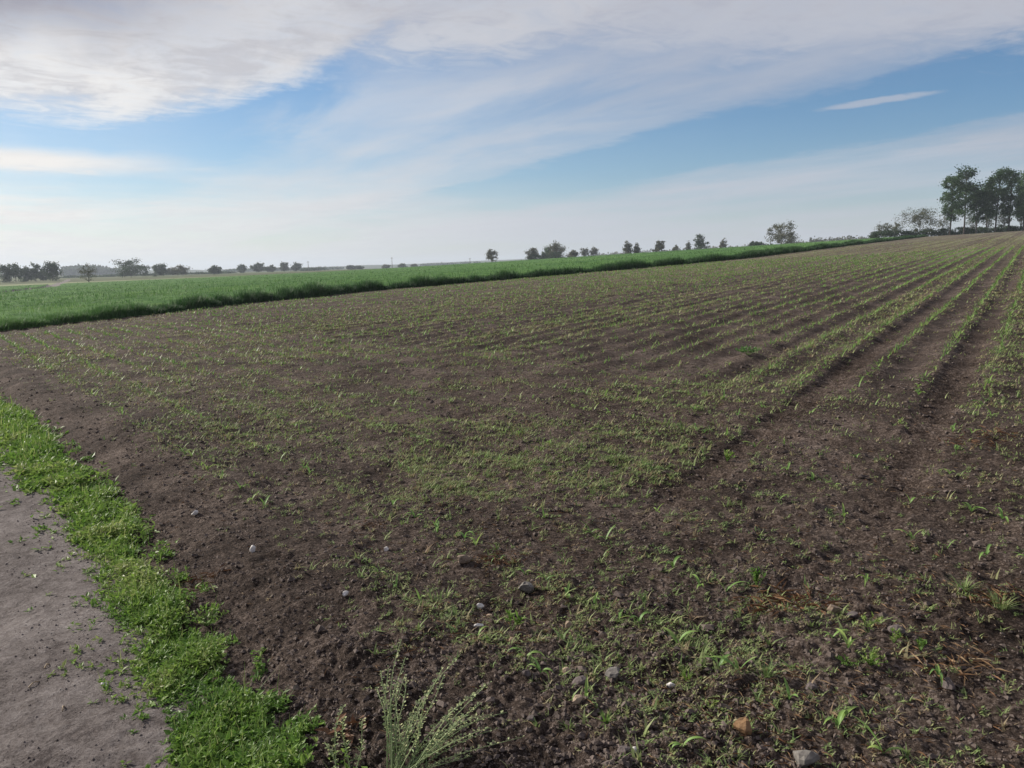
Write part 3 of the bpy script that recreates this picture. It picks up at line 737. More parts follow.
STONES = [  # px, py, width px, height ratio, depth ratio, material colours, label
    (526, 588, 21, .62, .8, 'g', 'fist-sized round grey stone in the middle of the foreground soil'),
    (463, 564, 17, .62, .8, 'b', 'flat-topped brownish stone left of the rust-coloured litter'),
    (744, 736, 19, .95, .6, 'o', 'tan orange triangular stone standing on the dark soil'),
    (804, 760, 24, .75, .8, 'g', 'angular light grey stone at the bottom edge of the picture'),
    (614, 679, 16, .85, .9, 'g', 'egg-shaped mossy grey stone right of a flatter grey one'),
    (580, 688, 17, .6, .8, 'd', 'flat purple-grey stone between the tan pebble and the egg-shaped stone'),
    (568, 678, 12, .6, .8, 't', 'small cream pebble above the flat purple-grey stone'),
    (578, 716, 12, .8, .5, 't', 'slanting tan pebble below the flat purple-grey stone'),
    (527, 688, 10, 1., .8, 'd', 'dark grey upright pebble far left of the flat purple-grey stone'),
    (532, 727, 10, .8, .8, 'd', 'dull brown pebble in the lower middle of the soil'),
    (624, 763, 15, .75, .8, 'd', 'dark round stone beside a white pebble at the bottom edge'),
    (634, 761, 8, .8, .8, 'w', 'small white pebble beside a dark stone at the bottom edge'),
    (480, 605, 8, 1.0, .5, 'w', 'bright white chip standing upright left of the leafy green weed'),
    (479, 626, 11, .5, .5, 'w', 'flat whitish chip below the upright white chip'),
    (489, 612, 8, .5, .6, 't', 'pale flat chip right of the upright white chip'),
    (512, 645, 8, .6, .7, 't', 'pale pebble below the leafy green weed'),
    (671, 689, 9, .9, .45, 'w', 'slanted white chip in front of a tuft of grass'),
    (949, 686, 13, .9, .9, 'd', 'round brown stone right of the blue-green maize seedling'),
    (896, 636, 14, .7, .8, 'd', 'dark purplish clod-like stone above the fern-like weed'),
    (834, 610, 15, .8, .8, 'b', 'lumpy brown stone in the reddish straw patch'),
    (852, 614, 12, .6, .8, 'd', 'flat dull stone right of the lumpy brown one'),
    (811, 693, 14, .6, .8, 'd', 'low dark stone above the upright yellow-green seedling'),
    (568, 624, 9, .9, .7, 't', 'pale small stone right of the leafy green weed'),
    (253, 551, 7, 1.2, .6, 'w', 'white pebble on the bare soil slope left of centre'),
    (195, 511, 8, .7, .5, 'w', 'small whitish flake high on the soil bank beside the verge'),
    (386, 548, 7, .8, .6, 'w', 'small white flake in the seedlings left of centre'),
    (691, 449, 10, .7, .8, 'k', 'dark clump of earth lying among weeds at mid distance'),
    (346, 601, 7, .8, .8, 'w', 'white speck of stone above the tall seeding weed'),
    (104, 684, 6, .7, .7, 'w', 'tiny white pebble lying on the grey track'),
]
SM = {'g': ((.11, .10, .092), (.23, .215, .195)), 'b': ((.13, .095, .068), (.25, .195, .15)), 'o': ((.22, .125, .06), (.36, .23, .13)),
      'd': ((.075, .06, .058), (.15, .125, .12)), 't': ((.27, .20, .135), (.42, .33, .25)), 'w': ((.55, .52, .49), (.80, .77, .74)), 'k': ((.014, .011, .010), (.03, .024, .021))}
SMAT = {k: plain_mat('stone_'+n, *SM[k], 45, .85, .003) for k, n in zip('gbodtwk', ['grey', 'brown', 'ochre', 'dull', 'cream', 'white', 'earth'])}
for i, (px, py, wpx, hr, dr, c, lab) in enumerate(STONES):
    x, y = at(px, py+wpx*.25, LOW if px < 110 else 0.0); dist = math.sqrt(x*x+y*y+2.6); w = wpx/F*dist/2*(1.05 if c == 'w' else 1.1)
    V, T = stone_mesh(100+i, 10)
    o = mesh_np('stone' if c != 'k' else 'earth_clump', V*np.array([w, w*dr, w*hr]), T, SMAT[c], smooth=False)
    o.location = (x, y, gz(x, y)+w*hr*(.62 if c != 'w' else .75)); o.rotation_euler = (random.uniform(-.2, .2), random.uniform(-.2, .2), math.atan2(-x, y)+random.uniform(-.3, .3))
    tag(o, lab, 'stone' if c != 'k' else 'clod', 'loose stones on the field' if c != 'k' else None)

# ------------------------------------------------------------------ single weeds and litter
def leafy_weed(px, py, rad, hgt, n, label, mat='verge_leaf', leaf=(.02, .034), tintc=.5, name='leafy_weed', group=None, bl=False):
    x, y = at(px, py); r_ = np.random.default_rng(int(px*7+py)); z = gz(x, y)
    o = empty(name, (x, y, z)); az = r_.random(n)*6.283; el = r_.uniform(.25, 1.35, n); rr = rad*np.sqrt(r_.random(n))
    t = np.clip(tintc+r_.normal(0, .15, n), 0, 1)
    if bl:
        b = np.stack([np.cos(az)*rr*.35, np.sin(az)*rr*.35, np.zeros(n)-.004], 1)
        V, T, C = blades(b, hgt*r_.uniform(.6, 1.1, n), r_.uniform(.002, .0042, n)*(1+math.hypot(x, y)/8), az, r_.uniform(.25, 1.0, n), 3, t, .2)
        tag(mesh_np('blades', V, T, M[mat], o, tint=C), kind='stuff')
    else:
        k = max(5, n//7); sa = r_.random(k)*6.283; sl = r_.uniform(.3, 1.0, k)
        st = [tube([(0, 0, -.004), (math.cos(a)*rad*s*.5, math.sin(a)*rad*s*.5, hgt*.55*(1.2-s*.5)), (math.cos(a)*rad*s, math.sin(a)*rad*s, hgt*(1.15-s*.6))], [.0016, .0013, .0008], 4, .45) for a, s in zip(sa, sl)]
        mesh_np('stems', *cat(st)[:2], M[mat], o, tint=cat(st)[2])
        j = r_.integers(0, k, n); tt = r_.uniform(.35, 1.05, n)
        b = np.stack([np.cos(sa[j])*rad*sl[j]*tt, np.sin(sa[j])*rad*sl[j]*tt, hgt*(1.15-sl[j]*.6)*tt**.85], 1)
        d = np.stack([np.cos(az)*np.cos(el), np.sin(az)*np.cos(el), np.sin(el)], 1)
        nr = unit(np.cross(np.cross(d, np.array([0, 0, 1.])), d))
        L = r_.uniform(*leaf, n)
        V, T, C = leaves(b, d, nr, L, L*r_.uniform(.35, .55, n), t)
        tag(mesh_np('foliage', V, T, M[mat], o, tint=C), kind='stuff')
    return tag(o, label, 'weed', group or 'larger single weeds on the field')
leafy_weed(512, 628, .055, .075, 34, 'bright green leafy weed with rounded leaves below the fist-sized grey stone', leaf=(.025, .042), tintc=.6)
leafy_weed(748, 358, .20, .12, 170, 'blue-green bushy weed standing alone in the middle distance', 'corn', (.035, .06), .08)
leafy_weed(727, 462, .085, .075, 90, 'bright light green weed tuft right of the dark clump of earth', leaf=(.02, .035), tintc=.7)
leafy_weed(870, 668, .085, .055, 150, 'bright yellow-green fern-like weed in the right foreground', leaf=(.010, .020), tintc=.75)
leafy_weed(848, 666, .050, .035, 60, 'dull green low weed touching the left side of the fern-like one', leaf=(.010, .018), tintc=.45)
leafy_weed(893, 648, .055, .05, 40, 'yellow-green weed sprig above and right of the fern-like weed', leaf=(.014, .026), tintc=.8)
leafy_weed(920, 657, .045, .045, 40, 'small grass-green weed right of the fern-like weed', leaf=(.012, .022), tintc=.5)
leafy_weed(866, 632, .075, .05, 60, 'straw-flecked yellowish weed beside the lumpy brown stone', leaf=(.014, .024), tintc=.9)
leafy_weed(757, 590, .06, .09, 50, 'dark green upright weed at the left end of the reddish straw', leaf=(.02, .035), tintc=.35)
leafy_weed(645, 612, .05, .07, 40, 'grey-green feathery weed behind three close maize seedlings', 'weed', (.014, .026), .2)
leafy_weed(574, 646, .05, .035, 36, 'low dark green weed between the white chips and the centre seedlings', 'weed', (.014, .024), .25)
leafy_weed(712, 716, .05, .03, 30, 'yellowing flat weed left of the tan triangular stone', leaf=(.014, .022), tintc=.95)
leafy_weed(963, 592, .07, .10, 60, 'light green tuft of thin grass right of the wheel rut', 'weed', tintc=.45, name='grass_tuft', bl=True)
leafy_weed(1000, 610, .09, .09, 70, 'wide greyish grass tuft at the right edge of the picture', 'weed', tintc=.5, name='grass_tuft', bl=True)
leafy_weed(766, 690, .05, .085, 30, 'thin upright grass tuft left of the upright yellow-green seedling', 'weed', tintc=.3, name='grass_tuft', bl=True)
leafy_weed(687, 686, .04, .055, 30, 'short grass tuft behind the slanted white chip', 'verge_leaf', tintc=.6, name='grass_tuft', bl=True)
leafy_weed(606, 738, .03, .06, 26, 'small dark grass tuft in the lower middle of the soil', 'verge_leaf', tintc=.45, name='grass_tuft', bl=True)
leafy_weed(568, 737, .035, .05, 24, 'small pale grass tuft left of the dark one in the lower middle', 'weed', tintc=.4, name='grass_tuft', bl=True)
leafy_weed(735, 768, .05, .05, 30, 'grass tuft at the bottom edge below the tan triangular stone', 'weed', tintc=.4, name='grass_tuft', bl=True)
leafy_weed(205, 607, .13, .10, 190, 'pale green tuft rising from the edge of the verge beside the bank', leaf=(.016, .030), tintc=.72)
leafy_weed(235, 690, .12, .09, 200, 'thick yellow-green cushion of weeds on the verge edge', leaf=(.014, .026), tintc=.75)
leafy_weed(300, 752, .10, .08, 110, 'broad-leaved weed clump at the foot of the tall seeding weed', leaf=(.022, .042), tintc=.62)

def tall_weed(px, py, label, spec, seed):
    """thin arching stems with rows of little seed pods"""
    x, y = at(px, py, -.04); r_ = np.random.default_rng(seed); z = gz(x, y); o = empty('tall_seeding_weed', (x, y, z))
    for az, lean, L in spec:
        k = 9; t = np.linspace(0, 1, k); w1, w2 = r_.uniform(0, 6, 2)
        hor = L*lean*(t**1.25); up = L*math.sqrt(max(.08, 1-lean*lean))*(t-.30*lean*t**3)
        P = np.stack([math.cos(az)*hor+.022*np.sin(t*5+w1)*t, math.sin(az)*hor+.022*np.sin(t*4+w2)*t, up-.01], 1)
        b0 = np.array([r_.normal(0, .018), r_.normal(0, .018), 0]); P = P+b0
        st = mesh_np('stem', *tube(P, np.linspace(.0024, .0010, k), 5)[:2], M['tall'], o, tint=np.full(k*5+1, .42), smooth=True)
        n = 46; tt = r_.uniform(.30, 1.0, n)**.8; c = np.stack([np.interp(tt, t, P[:, i]) for i in range(3)], 1)
        a = r_.random(n)*6.283; el = r_.uniform(.1, 1.0, n); d = np.stack([np.cos(a)*np.cos(el), np.sin(a)*np.cos(el), np.sin(el)], 1)
        ln = r_.uniform(.008, .017, n)*(1.25-.7*tt); tip = c+d*ln[:, None]
        nr = unit(np.cross(np.cross(d, np.array([0, 0, 1.])), d)); S = r_.uniform(.0055, .0105, n)
        p1 = leaves(tip-d*S[:, None]*.3, d, nr, S, S*.9, np.clip(r_.normal(.62, .2, n), 0, 1))
        p2 = leaves(c, d, nr, ln, np.full(n, .0009), np.full(n, .4))
        V, T, C = cat([p1, p2]); tag(mesh_np('seed_pods', V, T, M['tall'], st, tint=C), kind='stuff')
        n = 9; tt = r_.uniform(.05, .55, n); c = np.stack([np.interp(tt, t, P[:, i]) for i in range(3)], 1)
        a = r_.random(n)*6.283; el = r_.uniform(.2, 1.0, n); d = np.stack([np.cos(a)*np.cos(el), np.sin(a)*np.cos(el), np.sin(el)], 1)
        L2 = r_.uniform(.012, .032, n); V, T, C = leaves(c, d, unit(np.cross(np.cross(d, np.array([0, 0, 1.])), d)), L2, L2*.22, np.full(n, .2)); tag(mesh_np('leaves', V, T, M['tall'], st, tint=C), kind='stuff')
    return tag(o, label, 'weed')
r_ = np.random.default_rng(3)
tall_weed(398, 780, 'tall pale green weed with thin stems and seed pods leaning over the soil', [(r_.uniform(-.3, 1.9), r_.uniform(.40, .93), r_.uniform(.26, .54)) for _ in range(28)] + [(.05, .86, .46), (.2, .8, .48), (.45, .75, .45), (.15, .7, .42)], 11)
tall_weed(345, 772, 'thin seeding weed with few stems rising out of the verge clump', [(1.9, .4, .26), (1.3, .25, .30), (2.4, .5, .2), (.9, .35, .25)], 12)

def litter(px, py, rad, n, label, tints, size, curl=.25, name='straw_patch', wd=.055):
    n = int(n*1.6) if wd < .1 else n
    x, y = at(px, py); r_ = np.random.default_rng(int(px+py)); a = r_.random(n)*6.283; rr = rad*r_.random(n)**.7; b_ = r_.random(n)*6.283
    xs, ys = x+np.cos(b_)*rr*1.6, y+np.sin(b_)*rr; zs = ground(xs, ys)
    el = r_.normal(.1, curl, n); d = np.stack([np.cos(a)*np.cos(el), np.sin(a)*np.cos(el), np.sin(el)], 1)
    L = r_.uniform(*size, n); nr = unit(np.cross(np.cross(d, np.array([0, 0, 1.])), d)+r_.normal(0, .3, (n, 3)))
    z0 = gz(x, y)
    V, T, C = leaves(np.stack([xs-x, ys-y, zs-z0+.006+.012*r_.random(n)], 1), d, nr, L, L*wd*r_.uniform(.6, 1.4, n), np.clip(r_.uniform(*tints, n), 0, 1))
    o = mesh_np(name, V, T, M['straw'], tint=C); o.location = (x, y, z0); tag(o, label, 'straw', kind='stuff')
litter(497, 566, .10, 60, 'rust-coloured dead plant litter right of the flat-topped stone', (0, .35), (.03, .08))
litter(345, 722, .05, 26, 'rust brown curled dead leaves at the edge of the verge', (0, .3), (.03, .07), .5, 'dead_leaves', .4)
litter(785, 606, .17, 100, 'large patch of reddish straw in the right foreground soil', (0, .5), (.03, .13))
litter(955, 668, .12, 50, 'tan straw pieces right of the fern-like weed', (.3, .9), (.03, .10))
litter(995, 602, .10, 60, 'orange-brown straw round the grass tuft at the right edge', (0, .5), (.03, .08))
litter(985, 440, .22, 80, 'reddish straw lying in the right wheel rut far back', (0, .4), (.03, .09))
litter(372, 528, .10, 30, 'faint reddish straw left of the left-hand row of three seedlings', (0, .4), (.03, .06))
litter(200, 572, .10, 36, 'brown dry stems on the slope of the bank beside the verge', (0, .4), (.04, .10), .35)
def stick(px, py, L, az, label, dz=LOW):
    x, y = at(px, py, dz); a = az; k = 6; t = np.linspace(-.5, .5, k)
    P = np.stack([t*L*math.cos(a), t*L*math.sin(a)+.012*L*np.sin(t*9), .004+.006*np.cos(t*5)], 1)
    zs = ground(x+P[:, 0], y+P[:, 1])-gz(x, y); P[:, 2] += zs.max()*.5
    o = mesh_np('straw_stalk', *tube(P, np.linspace(.0036, .0022, k), 6)[:2], M['straw'], tint=np.full(k*6+1, 1.0), smooth=True)
    o.location = (x, y, gz(x, y)+.002); tag(o, label, 'straw')
stick(34, 683, .055, 1.2, 'thick pale straw stalk lying on the grey track')
stick(47, 666, .035, 1.5, 'short pale straw stalk above the thick one on the grey track')
stick(63, 707, .04, -1.2, 'thin pale straw stalk below the thick one on the grey track')
stick(843, 605, .14, -.3, 'long tan straw stalk lying across the reddish straw patch', 0)
stick(985, 665, .11, -.5, 'tan straw stalk slanting beside the tan straw pieces', 0)
stick(770, 607, .12, .5, 'brown stalk lying at the left of the reddish straw patch', 0)

# ------------------------------------------------------------------ trees
def crown_points(r_, kind, h, Rr, nc):
    if kind == 'poplar':
        t = .27+.73*r_.random(nc)**.75; prof = np.interp(t, [.25, .4, .65, .88, 1], [.5, .85, 1.05, .95, .45])
        a = r_.random(nc)*6.283; q = np.sqrt(r_.random(nc))
        return np.stack([np.cos(a)*q*prof*Rr, np.sin(a)*q*prof*Rr, t*h], 1)*np.array([1, 1, .96])
    v = unit(r_.normal(0, 1, (nc, 3)))*(r_.random((nc, 1))**.42)
    if kind == 'bush': return np.stack([v[:, 0]*Rr, v[:, 1]*Rr*.8, h*(.42+.42*v[:, 2])], 1)
    c0, cz = (.58, .37) if kind == 'sparse' else (.52, .42)
    tp_ = 1.10-.38*(v[:, 2]*.5+.5)
    P = np.stack([v[:, 0]*Rr*.86*tp_, v[:, 1]*Rr*.86*tp_, h*(c0+cz*v[:, 2])], 1)
    return P
def make_tree(px, top, hw, dist, kind, leaf, label, name='tree', category='tree', group=None, dens=1.0, oy=0.0):
    d = ray(px, 262); a = math.atan2(d[0], d[1]); x, y = dist*math.sin(a), dist*math.cos(a); z = float(macro(x, y))
    if dist > 300: z += float(1.5*(fbm(np.array([x*.004]), np.array([y*.004]), 61, 3)[0]-.5)*sstep(dist, 300, 600))
    dt = ray(px, top); h = HC+dist*dt[2]/math.hypot(dt[0], dt[1])-z; Rr = hw/F*dist
    print('%-14s px %4d dist %4d h %.1f r %.1f' % (name, px, dist, h, Rr))
    r_ = np.random.default_rng(int(px*13+dist)); o = empty(name, (x, y, z-(.05 if kind != 'bush' else .25))); px1 = dist/F
    nc = {'poplar': 62, 'round': 32, 'sparse': 70, 'bush': 24, 'oval': 30}[kind]
    P = crown_points(r_, kind, h, Rr, nc)
    rc = {'poplar': .40*Rr, 'round': .27*Rr, 'sparse': .20*Rr, 'bush': .30*Rr, 'oval': .32*Rr}[kind]
    nl = int({'poplar': 84, 'round': 80, 'sparse': 26, 'bush': 72, 'oval': 76}[kind]*dens)
    rad = rc*r_.uniform(.45, 1.35, nc); P = P+r_.normal(0, .16, (nc, 3))*np.array([Rr, Rr, h*.45])*(kind != 'poplar')
    zr = np.minimum(rad*.8, .13*h)
    Lp = (P[:, None]+r_.normal(0, .55, (nc, nl, 3))*np.stack([rad*1.1, rad*1.1, zr], 1)[:, None, :]).reshape(-1, 3)
    Lp[:, 2] = np.abs(Lp[:, 2]-.03)+.03; n = len(Lp)
    size = np.clip(px1*r_.uniform(.5, 1.05, n), .10, 1.2)*{'sparse': .75, 'poplar': 1.2}.get(kind, 1.0)
    dv = unit(r_.normal(0, 1, (n, 3))); nr = unit(np.cross(dv, r_.normal(0, 1, (n, 3))))
    tn = np.clip(np.repeat(r_.uniform(.2, .8, nc), nl)+r_.normal(0, .12, n), 0, 1)
    V, T, C = leaves(Lp, dv, nr, size*1.25, size, tn)
    # trunk and limbs
    parts = []; tr = max(.08, h*.0105)*(1.2 if kind == 'sparse' else 1)
    th = h*{'poplar': .93, 'round': .55, 'sparse': .55, 'bush': .4, 'oval': .7}[kind]
    k = 7; t = np.linspace(0, 1, k); ph = r_.uniform(0, 6, 2)
    tp = np.stack([.03*h*np.sin(t*2.5+ph[0])*t, .03*h*np.sin(t*2.1+ph[1])*t, t*th], 1)
    parts.append(tube(tp, tr*(1.15-.85*t)+.02, 7))
    for i in r_.choice(nc, min(nc, 26 if kind == 'sparse' else 16), replace=False):
        b = P[i]; t0 = np.clip((b[2]/h-.22)*h/th, .18, .92) if kind != 'poplar' else np.clip(b[2]/th-.14, .12, .95)
        s0 = np.array([np.interp(t0, t, tp[:, j]) for j in range(3)]); mid = s0*.5+b*.5+np.array([0, 0, .04*h])
        parts.append(tube([s0, mid, b], [tr*(.5-.3*t0), tr*.22, tr*.07], 5))
    Vt, Tt, Ct = cat(parts)
    mesh_np('trunk', Vt, Tt, M['bark'], o, smooth=True)
    mesh_np('crown', V, T, M[leaf], o, tint=C)
    return tag(o, label, category, group)

PG = 'tall poplars at the top of the field'
for px, top, hw, dist, lab, dens in [
    (948, 174, 7, 296, 'leftmost tall slender poplar above the hedge', 1.0), (962, 167, 9.5, 292, 'second tall poplar from the left with the fullest crown', 1.2),
    (974, 190, 6.5, 300, 'shorter poplar with light green leaves right of the fullest one', .9), (984, 181, 6.5, 306, 'slim poplar in the gap left of the tallest right-hand poplar', .7),
    (993, 167, 9, 296, 'tallest poplar of the right-hand cluster', 1.1), (1006, 170, 7.5, 300, 'open-crowned poplar right of the tallest one', .8),
    (1021, 171, 8, 294, 'poplar cut by the right edge of the picture', 1.0), (1034, 178, 9, 300, 'poplar just past the right edge of the picture', .9)]:
    if px < 1030: make_tree(px, top, hw, dist, 'poplar', 'poplar_leaf', lab, 'poplar_tree', 'tree', PG, dens)
for px, top, hw, dist, kind, leaf, lab, dens in [
    (918, 207, 19, 300, 'sparse', 'spring_leaf', 'wide see-through tree left of the tall poplars', 2.4),
    (970, 212, 6, 308, 'sparse', 'spring_leaf', 'thin brushy tree under the second and third poplars', .45),
    (986, 210, 6, 310, 'sparse', 'spring_leaf', 'thin brushy tree at the foot of the slim poplar', .4),
    (1001, 208, 7, 310, 'sparse', 'spring_leaf', 'thin brushy tree between the two right-hand poplar trunks', .9),
    (1018, 197, 7, 308, 'sparse', 'spring_leaf', 'brownish brushy tree below the poplar at the right edge', 1.2),
    (884, 222, 9, 305, 'sparse', 'spring_leaf', 'small bare-branched tree at the left end of the hedge', .9),
    (941, 213, 6, 310, 'sparse', 'spring_leaf', 'thin bare sapling between the wide tree and the poplars', .5),
    (895, 221, 6, 312, 'sparse', 'spring_leaf', 'little bare tree rising from the dark hedge bush', .6),
    (781, 222.5, 15.5, 380, 'round', 'spring_leaf', 'round broad-crowned tree alone on the green skyline', 1.7),
    (700, 234, 7, 430, 'oval', 'dark_leaf', 'compact dark oval tree on the green skyline', 1.0),
    (723, 239, 4, 450, 'sparse', 'spring_leaf', 'small thin tree right of the compact dark oval one', .9),
    (659, 239, 6, 440, 'round', 'spring_leaf', 'rounded tree on a thin trunk left of the dark oval tree', .9),
    (688, 241, 3, 520, 'sparse', 'spring_leaf', 'tiny hazy tree just left of the dark oval tree', .8),
    (675, 245, 3, 540, 'round', 'spring_leaf', 'tiny low tree between the rounded and dark oval trees', .8),
    (628, 242, 4.5, 450, 'oval', 'spring_leaf', 'left one of a pair of narrow trees', 1.0),
    (637, 243, 4, 450, 'oval', 'spring_leaf', 'right one of a pair of narrow trees', 1.0),
    (594, 247, 5, 520, 'sparse', 'spring_leaf', 'pale tree right of its twin near the dark clump', 1.1),
    (585, 247, 5, 520, 'sparse', 'spring_leaf', 'pale tree left of its twin near the dark clump', 1.1),
    (573, 250, 5.5, 480, 'round', 'spring_leaf', 'low grey-green tree at the right end of the dark clump', .9),
    (556, 240, 9, 440, 'oval', 'spring_leaf', 'tallest yellowish tree rising from the dark clump', 1.1),
    (548, 245, 6, 445, 'oval', 'poplar_leaf', 'greenish tree in the middle of the dark clump', 1.0),
    (533, 247, 7, 440, 'round', 'spring_leaf', 'brownish tree at the left end of the dark clump', 1.0),
    (492, 249, 7.5, 430, 'sparse', 'spring_leaf', 'round bare tree standing by itself near the middle of the skyline', 1.5)]:
    make_tree(px, top, hw, dist, kind, leaf, lab, 'tree', 'tree', 'trees along the skyline', dens)
for i, (px, top, hw, dist, lab) in enumerate([
    (874, 229.8, 6, 300, 'low bush at the left tip of the dark hedge'), (889, 226.8, 10, 298, 'dark rounded bush under the small bare trees'),
    (906, 227.8, 9, 300, 'dark bush left of the wide tree trunk'), (925, 226.8, 10, 302, 'dark bush right of the wide tree trunk'),
    (943, 226.8, 9, 302, 'dark bush below the leftmost poplar'), (960, 225.8, 9, 304, 'dark bush at the foot of the fullest poplar'),
    (978, 224.8, 10, 304, 'dark bush between the two poplar clusters'), (996, 223.8, 9, 306, 'dark bush at the foot of the tallest right-hand poplar'),
    (1013, 223.8, 10, 306, 'dark bush near the right edge of the picture'),
    (537, 252, 9, 437, 'dark shrub filling the left half of the clump on the skyline'), (555, 251, 11, 437, 'dark shrub filling the right half of the clump on the skyline'),
    (761, 239, 8, 378, 'low dark bush at the left foot of the round broad tree'), (752, 240, 3, 380, 'small dark shrub left of the low bush by the round tree')]):
    make_tree(px, top, hw, dist, 'bush', 'dark_leaf', lab, 'bush', 'bush', 'dark bushes along the skyline', 1.0)
LG = 'trees on the left horizon'
for px, top, hw, dist, kind, leaf, lab, dens in [
    (4, 265, 7, 480, 'oval', 'dark_leaf', 'dark tree cut by the left edge of the picture', 1.1), (14, 261.5, 6, 490, 'oval', 'dark_leaf', 'second dark tree from the left edge', 1.0),
    (24, 266, 6, 500, 'oval', 'dark_leaf', 'dark tree in the middle of the left grove', 1.0), (34, 262.5, 6, 500, 'oval', 'dark_leaf', 'slightly lower dark tree in the left grove', 1.0),
    (51, 260, 7.5, 470, 'oval', 'dark_leaf', 'tall dark tree at the right end of the left grove', 1.5), (42, 268, 5, 500, 'round', 'dark_leaf', 'small dark tree filling the gap beside the tall one', 1.0),
    (130, 259, 18, 540, 'round', 'dark_leaf', 'largest dark spreading tree on the left horizon', 1.6),
    (160, 264, 8, 600, 'round', 'dark_leaf', 'rounded tree right of the largest spreading tree', 1.0), (177, 265, 9.5, 600, 'round', 'spring_leaf', 'brownish low tree next to the rounded one', 1.0),
    (87, 264, 9, 290, 'sparse', 'spring_leaf', 'slim pale tree standing in front of the blue wood', .7),
    (214, 266, 6, 620, 'round', 'dark_leaf', 'small lone tree with a gap on both sides', 1.0),
    (242, 265, 5, 800, 'oval', 'dark_leaf', 'leftmost tree of the distant row', 1.0), (258, 262, 6, 800, 'round', 'dark_leaf', 'highest tree of the distant row', 1.0),
    (270, 266, 6, 820, 'round', 'dark_leaf', 'low round tree of the distant row', 1.0), (284, 262, 4.5, 820, 'oval', 'dark_leaf', 'narrow tree of the distant row', 1.0),
    (296, 263, 5, 820, 'oval', 'dark_leaf', 'tree at the right end of the distant row', 1.0), (314, 266, 11, 900, 'bush', 'dark_leaf', 'long low copse right of the distant row', 1.0),
    (350, 265, 4, 900, 'round', 'dark_leaf', 'tiny tree left of the mast', .8), (359, 266, 4, 920, 'round', 'dark_leaf', 'tiny tree close to the left of the mast', .8),
    (385, 265, 4, 940, 'round', 'spring_leaf', 'tiny pale tree at the foot of the mast', .8), (402, 264, 4, 950, 'round', 'dark_leaf', 'tiny dark tree right of the mast', .8),
    (414, 264, 3, 950, 'round', 'spring_leaf', 'very small tree second to the right of the mast', .8)]:
    make_tree(px, top, hw, dist, kind, leaf, lab, 'tree', 'tree', LG, dens)

def far_wood(a0, a1, dist, tops, n, leaf, label, depth=120):
    r_ = np.random.default_rng(int(dist+a0)); px = r_.uniform(a0, a1, n); V0 = []
    x0 = ray((a0+a1)/2, 262); a = math.atan2(x0[0], x0[1]); o = None
    dd = dist+r_.uniform(0, depth, n); dirs = np.array([ray(p, 262) for p in px]); az = np.arctan2(dirs[:, 0], dirs[:, 1])
    x, y = dd*np.sin(az), dd*np.cos(az); z = macro(x, y)
    tp = np.interp(px, *tops); dt = np.array([ray(p, t) for p, t in zip(px, tp)]); h = HC+dist*dt[:, 2]/np.hypot(dt[:, 0], dt[:, 1])-z
    m = 60; hh = (h*(.75+.25*fbm(px*.25, px*0, 5, 2)*1.0+.12*r_.random(n)))
    q = unit(r_.normal(0, 1, (n, m, 3)))*r_.random((n, m, 1))**.4; Rr = 4.5+2*r_.random(n)
    P = np.stack([x[:, None]+q[..., 0]*Rr[:, None], y[:, None]+q[..., 1]*Rr[:, None], z[:, None]+hh[:, None]*(.5+.5*q[..., 2])], -1).reshape(-1, 3)
    N_ = len(P); dv = unit(r_.normal(0, 1, (N_, 3))); nr = unit(np.cross(dv, r_.normal(0, 1, (N_, 3)))); s_ = r_.uniform(.9, 2.2, N_)*dist/1000*1.4
    V, T, C = leaves(P, dv, nr, s_*1.2, s_, r_.random(N_))
    tag(mesh_np('far_wood', V, T, M[leaf], tint=C), label, 'wood', kind='stuff')
far_wood(62, 118, 1500, ([60, 70, 85, 100, 112, 120], [268, 266, 265, 266, 268, 270]), 130, 'dark_leaf', 'distant bluish wood behind the slim pale tree on the left')
far_wood(790, 874, 900, ([790, 810, 840, 858, 874], [240, 237.5, 234.5, 236, 233]), 120, 'spring_leaf', 'far line of hazy trees between the round tree and the hedge')
far_wood(420, 480, 1700, ([420, 450, 480], [265, 263.5, 262]), 50, 'dark_leaf', 'thin far tree line right of the mast')
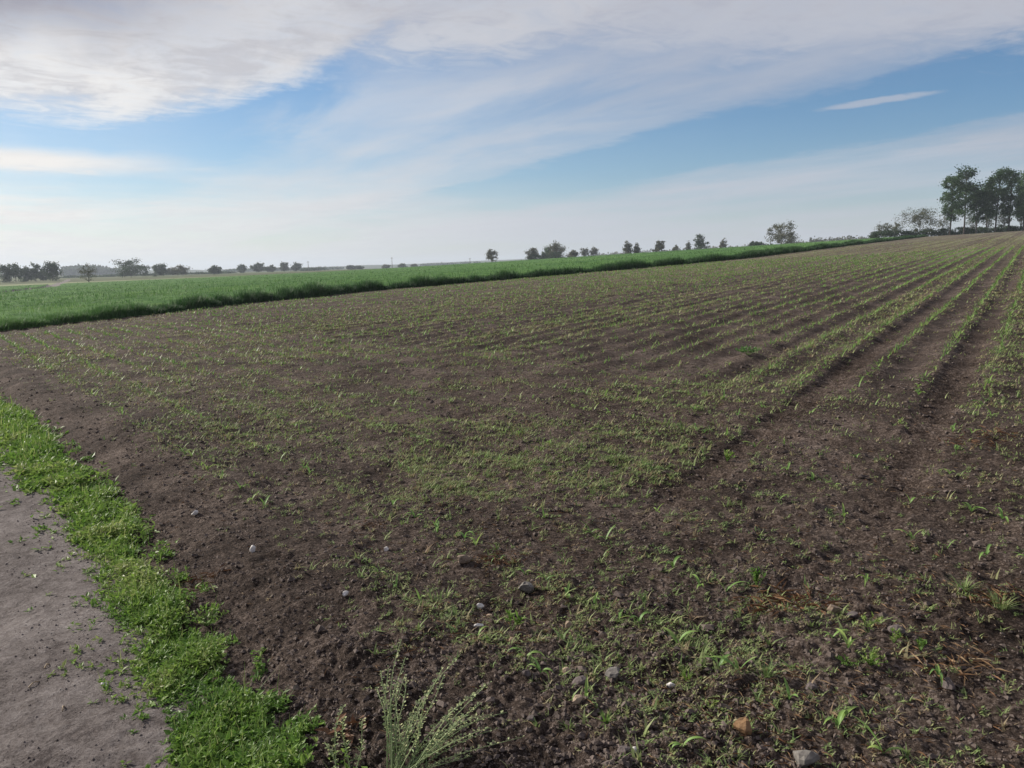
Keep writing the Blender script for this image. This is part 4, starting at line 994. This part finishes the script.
far_wood(225, 340, 1500, ([225, 280, 340], [270.5, 269, 268]), 90, 'dark_leaf', 'thin far tree line behind the distant row')
far_wood(60, 232, 760, ([60, 120, 180, 232], [279, 276.5, 274.5, 273]), 110, 'dark_leaf', 'low hedge line joining the trees on the left horizon', 60)
far_wood(598, 760, 1300, ([598, 650, 700, 760], [253, 249.5, 246, 242.5]), 110, 'spring_leaf', 'thin far tree line behind the skyline trees')

def mast(px, top, dist, label, arm=.9):
    d = ray(px, 262); a = math.atan2(d[0], d[1]); x, y = dist*math.sin(a), dist*math.cos(a); z = float(macro(x, y))-.3
    dt = ray(px, top); h = HC+dist*dt[2]/math.hypot(dt[0], dt[1])-z; o = empty('power_pole', (x, y, z)); print('mast', h)
    mesh_np('pole', *tube([(0, 0, 0), (0, 0, h*.5), (0, 0, h)], [.32, .26, .18], 8)[:2], M['pole'], o)
    mesh_np('crossarm', *tube([(-arm*1.5, 0, h*.9), (0, 0, h*.905), (arm*1.5, 0, h*.9)], [.12, .14, .12], 6)[:2], M['pole'], o)
    tag(o, label, 'pole', 'poles on the horizon')
mast(392, 257, 820, 'thin tall pole left of the middle of the horizon'); mast(308, 261, 820, 'thin pole beside the distant row of trees'); mast(470, 258, 820, 'thin pole left of the lone round bare tree')

# ------------------------------------------------------------------ haze
def haze():
    m, N = base_mat('haze_air'); v = N.n('ShaderNodeVolumePrincipled'); v.inputs['Color'].default_value = (.78, .88, 1.0, 1)
    v.inputs['Density'].default_value = .00023; v.inputs['Anisotropy'].default_value = .2
    o = N.n('ShaderNodeOutputMaterial'); N.put(o.inputs['Volume'], v.outputs[0])
    a, b, c = 7600, -16, 82
    V = [(x, y, z) for z in (b, c) for y in (-a, a) for x in (-a, a)]
    Q = [(0, 2, 3, 1), (4, 5, 7, 6), (0, 1, 5, 4), (2, 6, 7, 3), (0, 4, 6, 2), (1, 3, 7, 5)]
    tag(mesh_np('haze', V, Q, m, n=4), 'thin pale haze lying over the whole landscape', 'haze', kind='stuff')
haze()
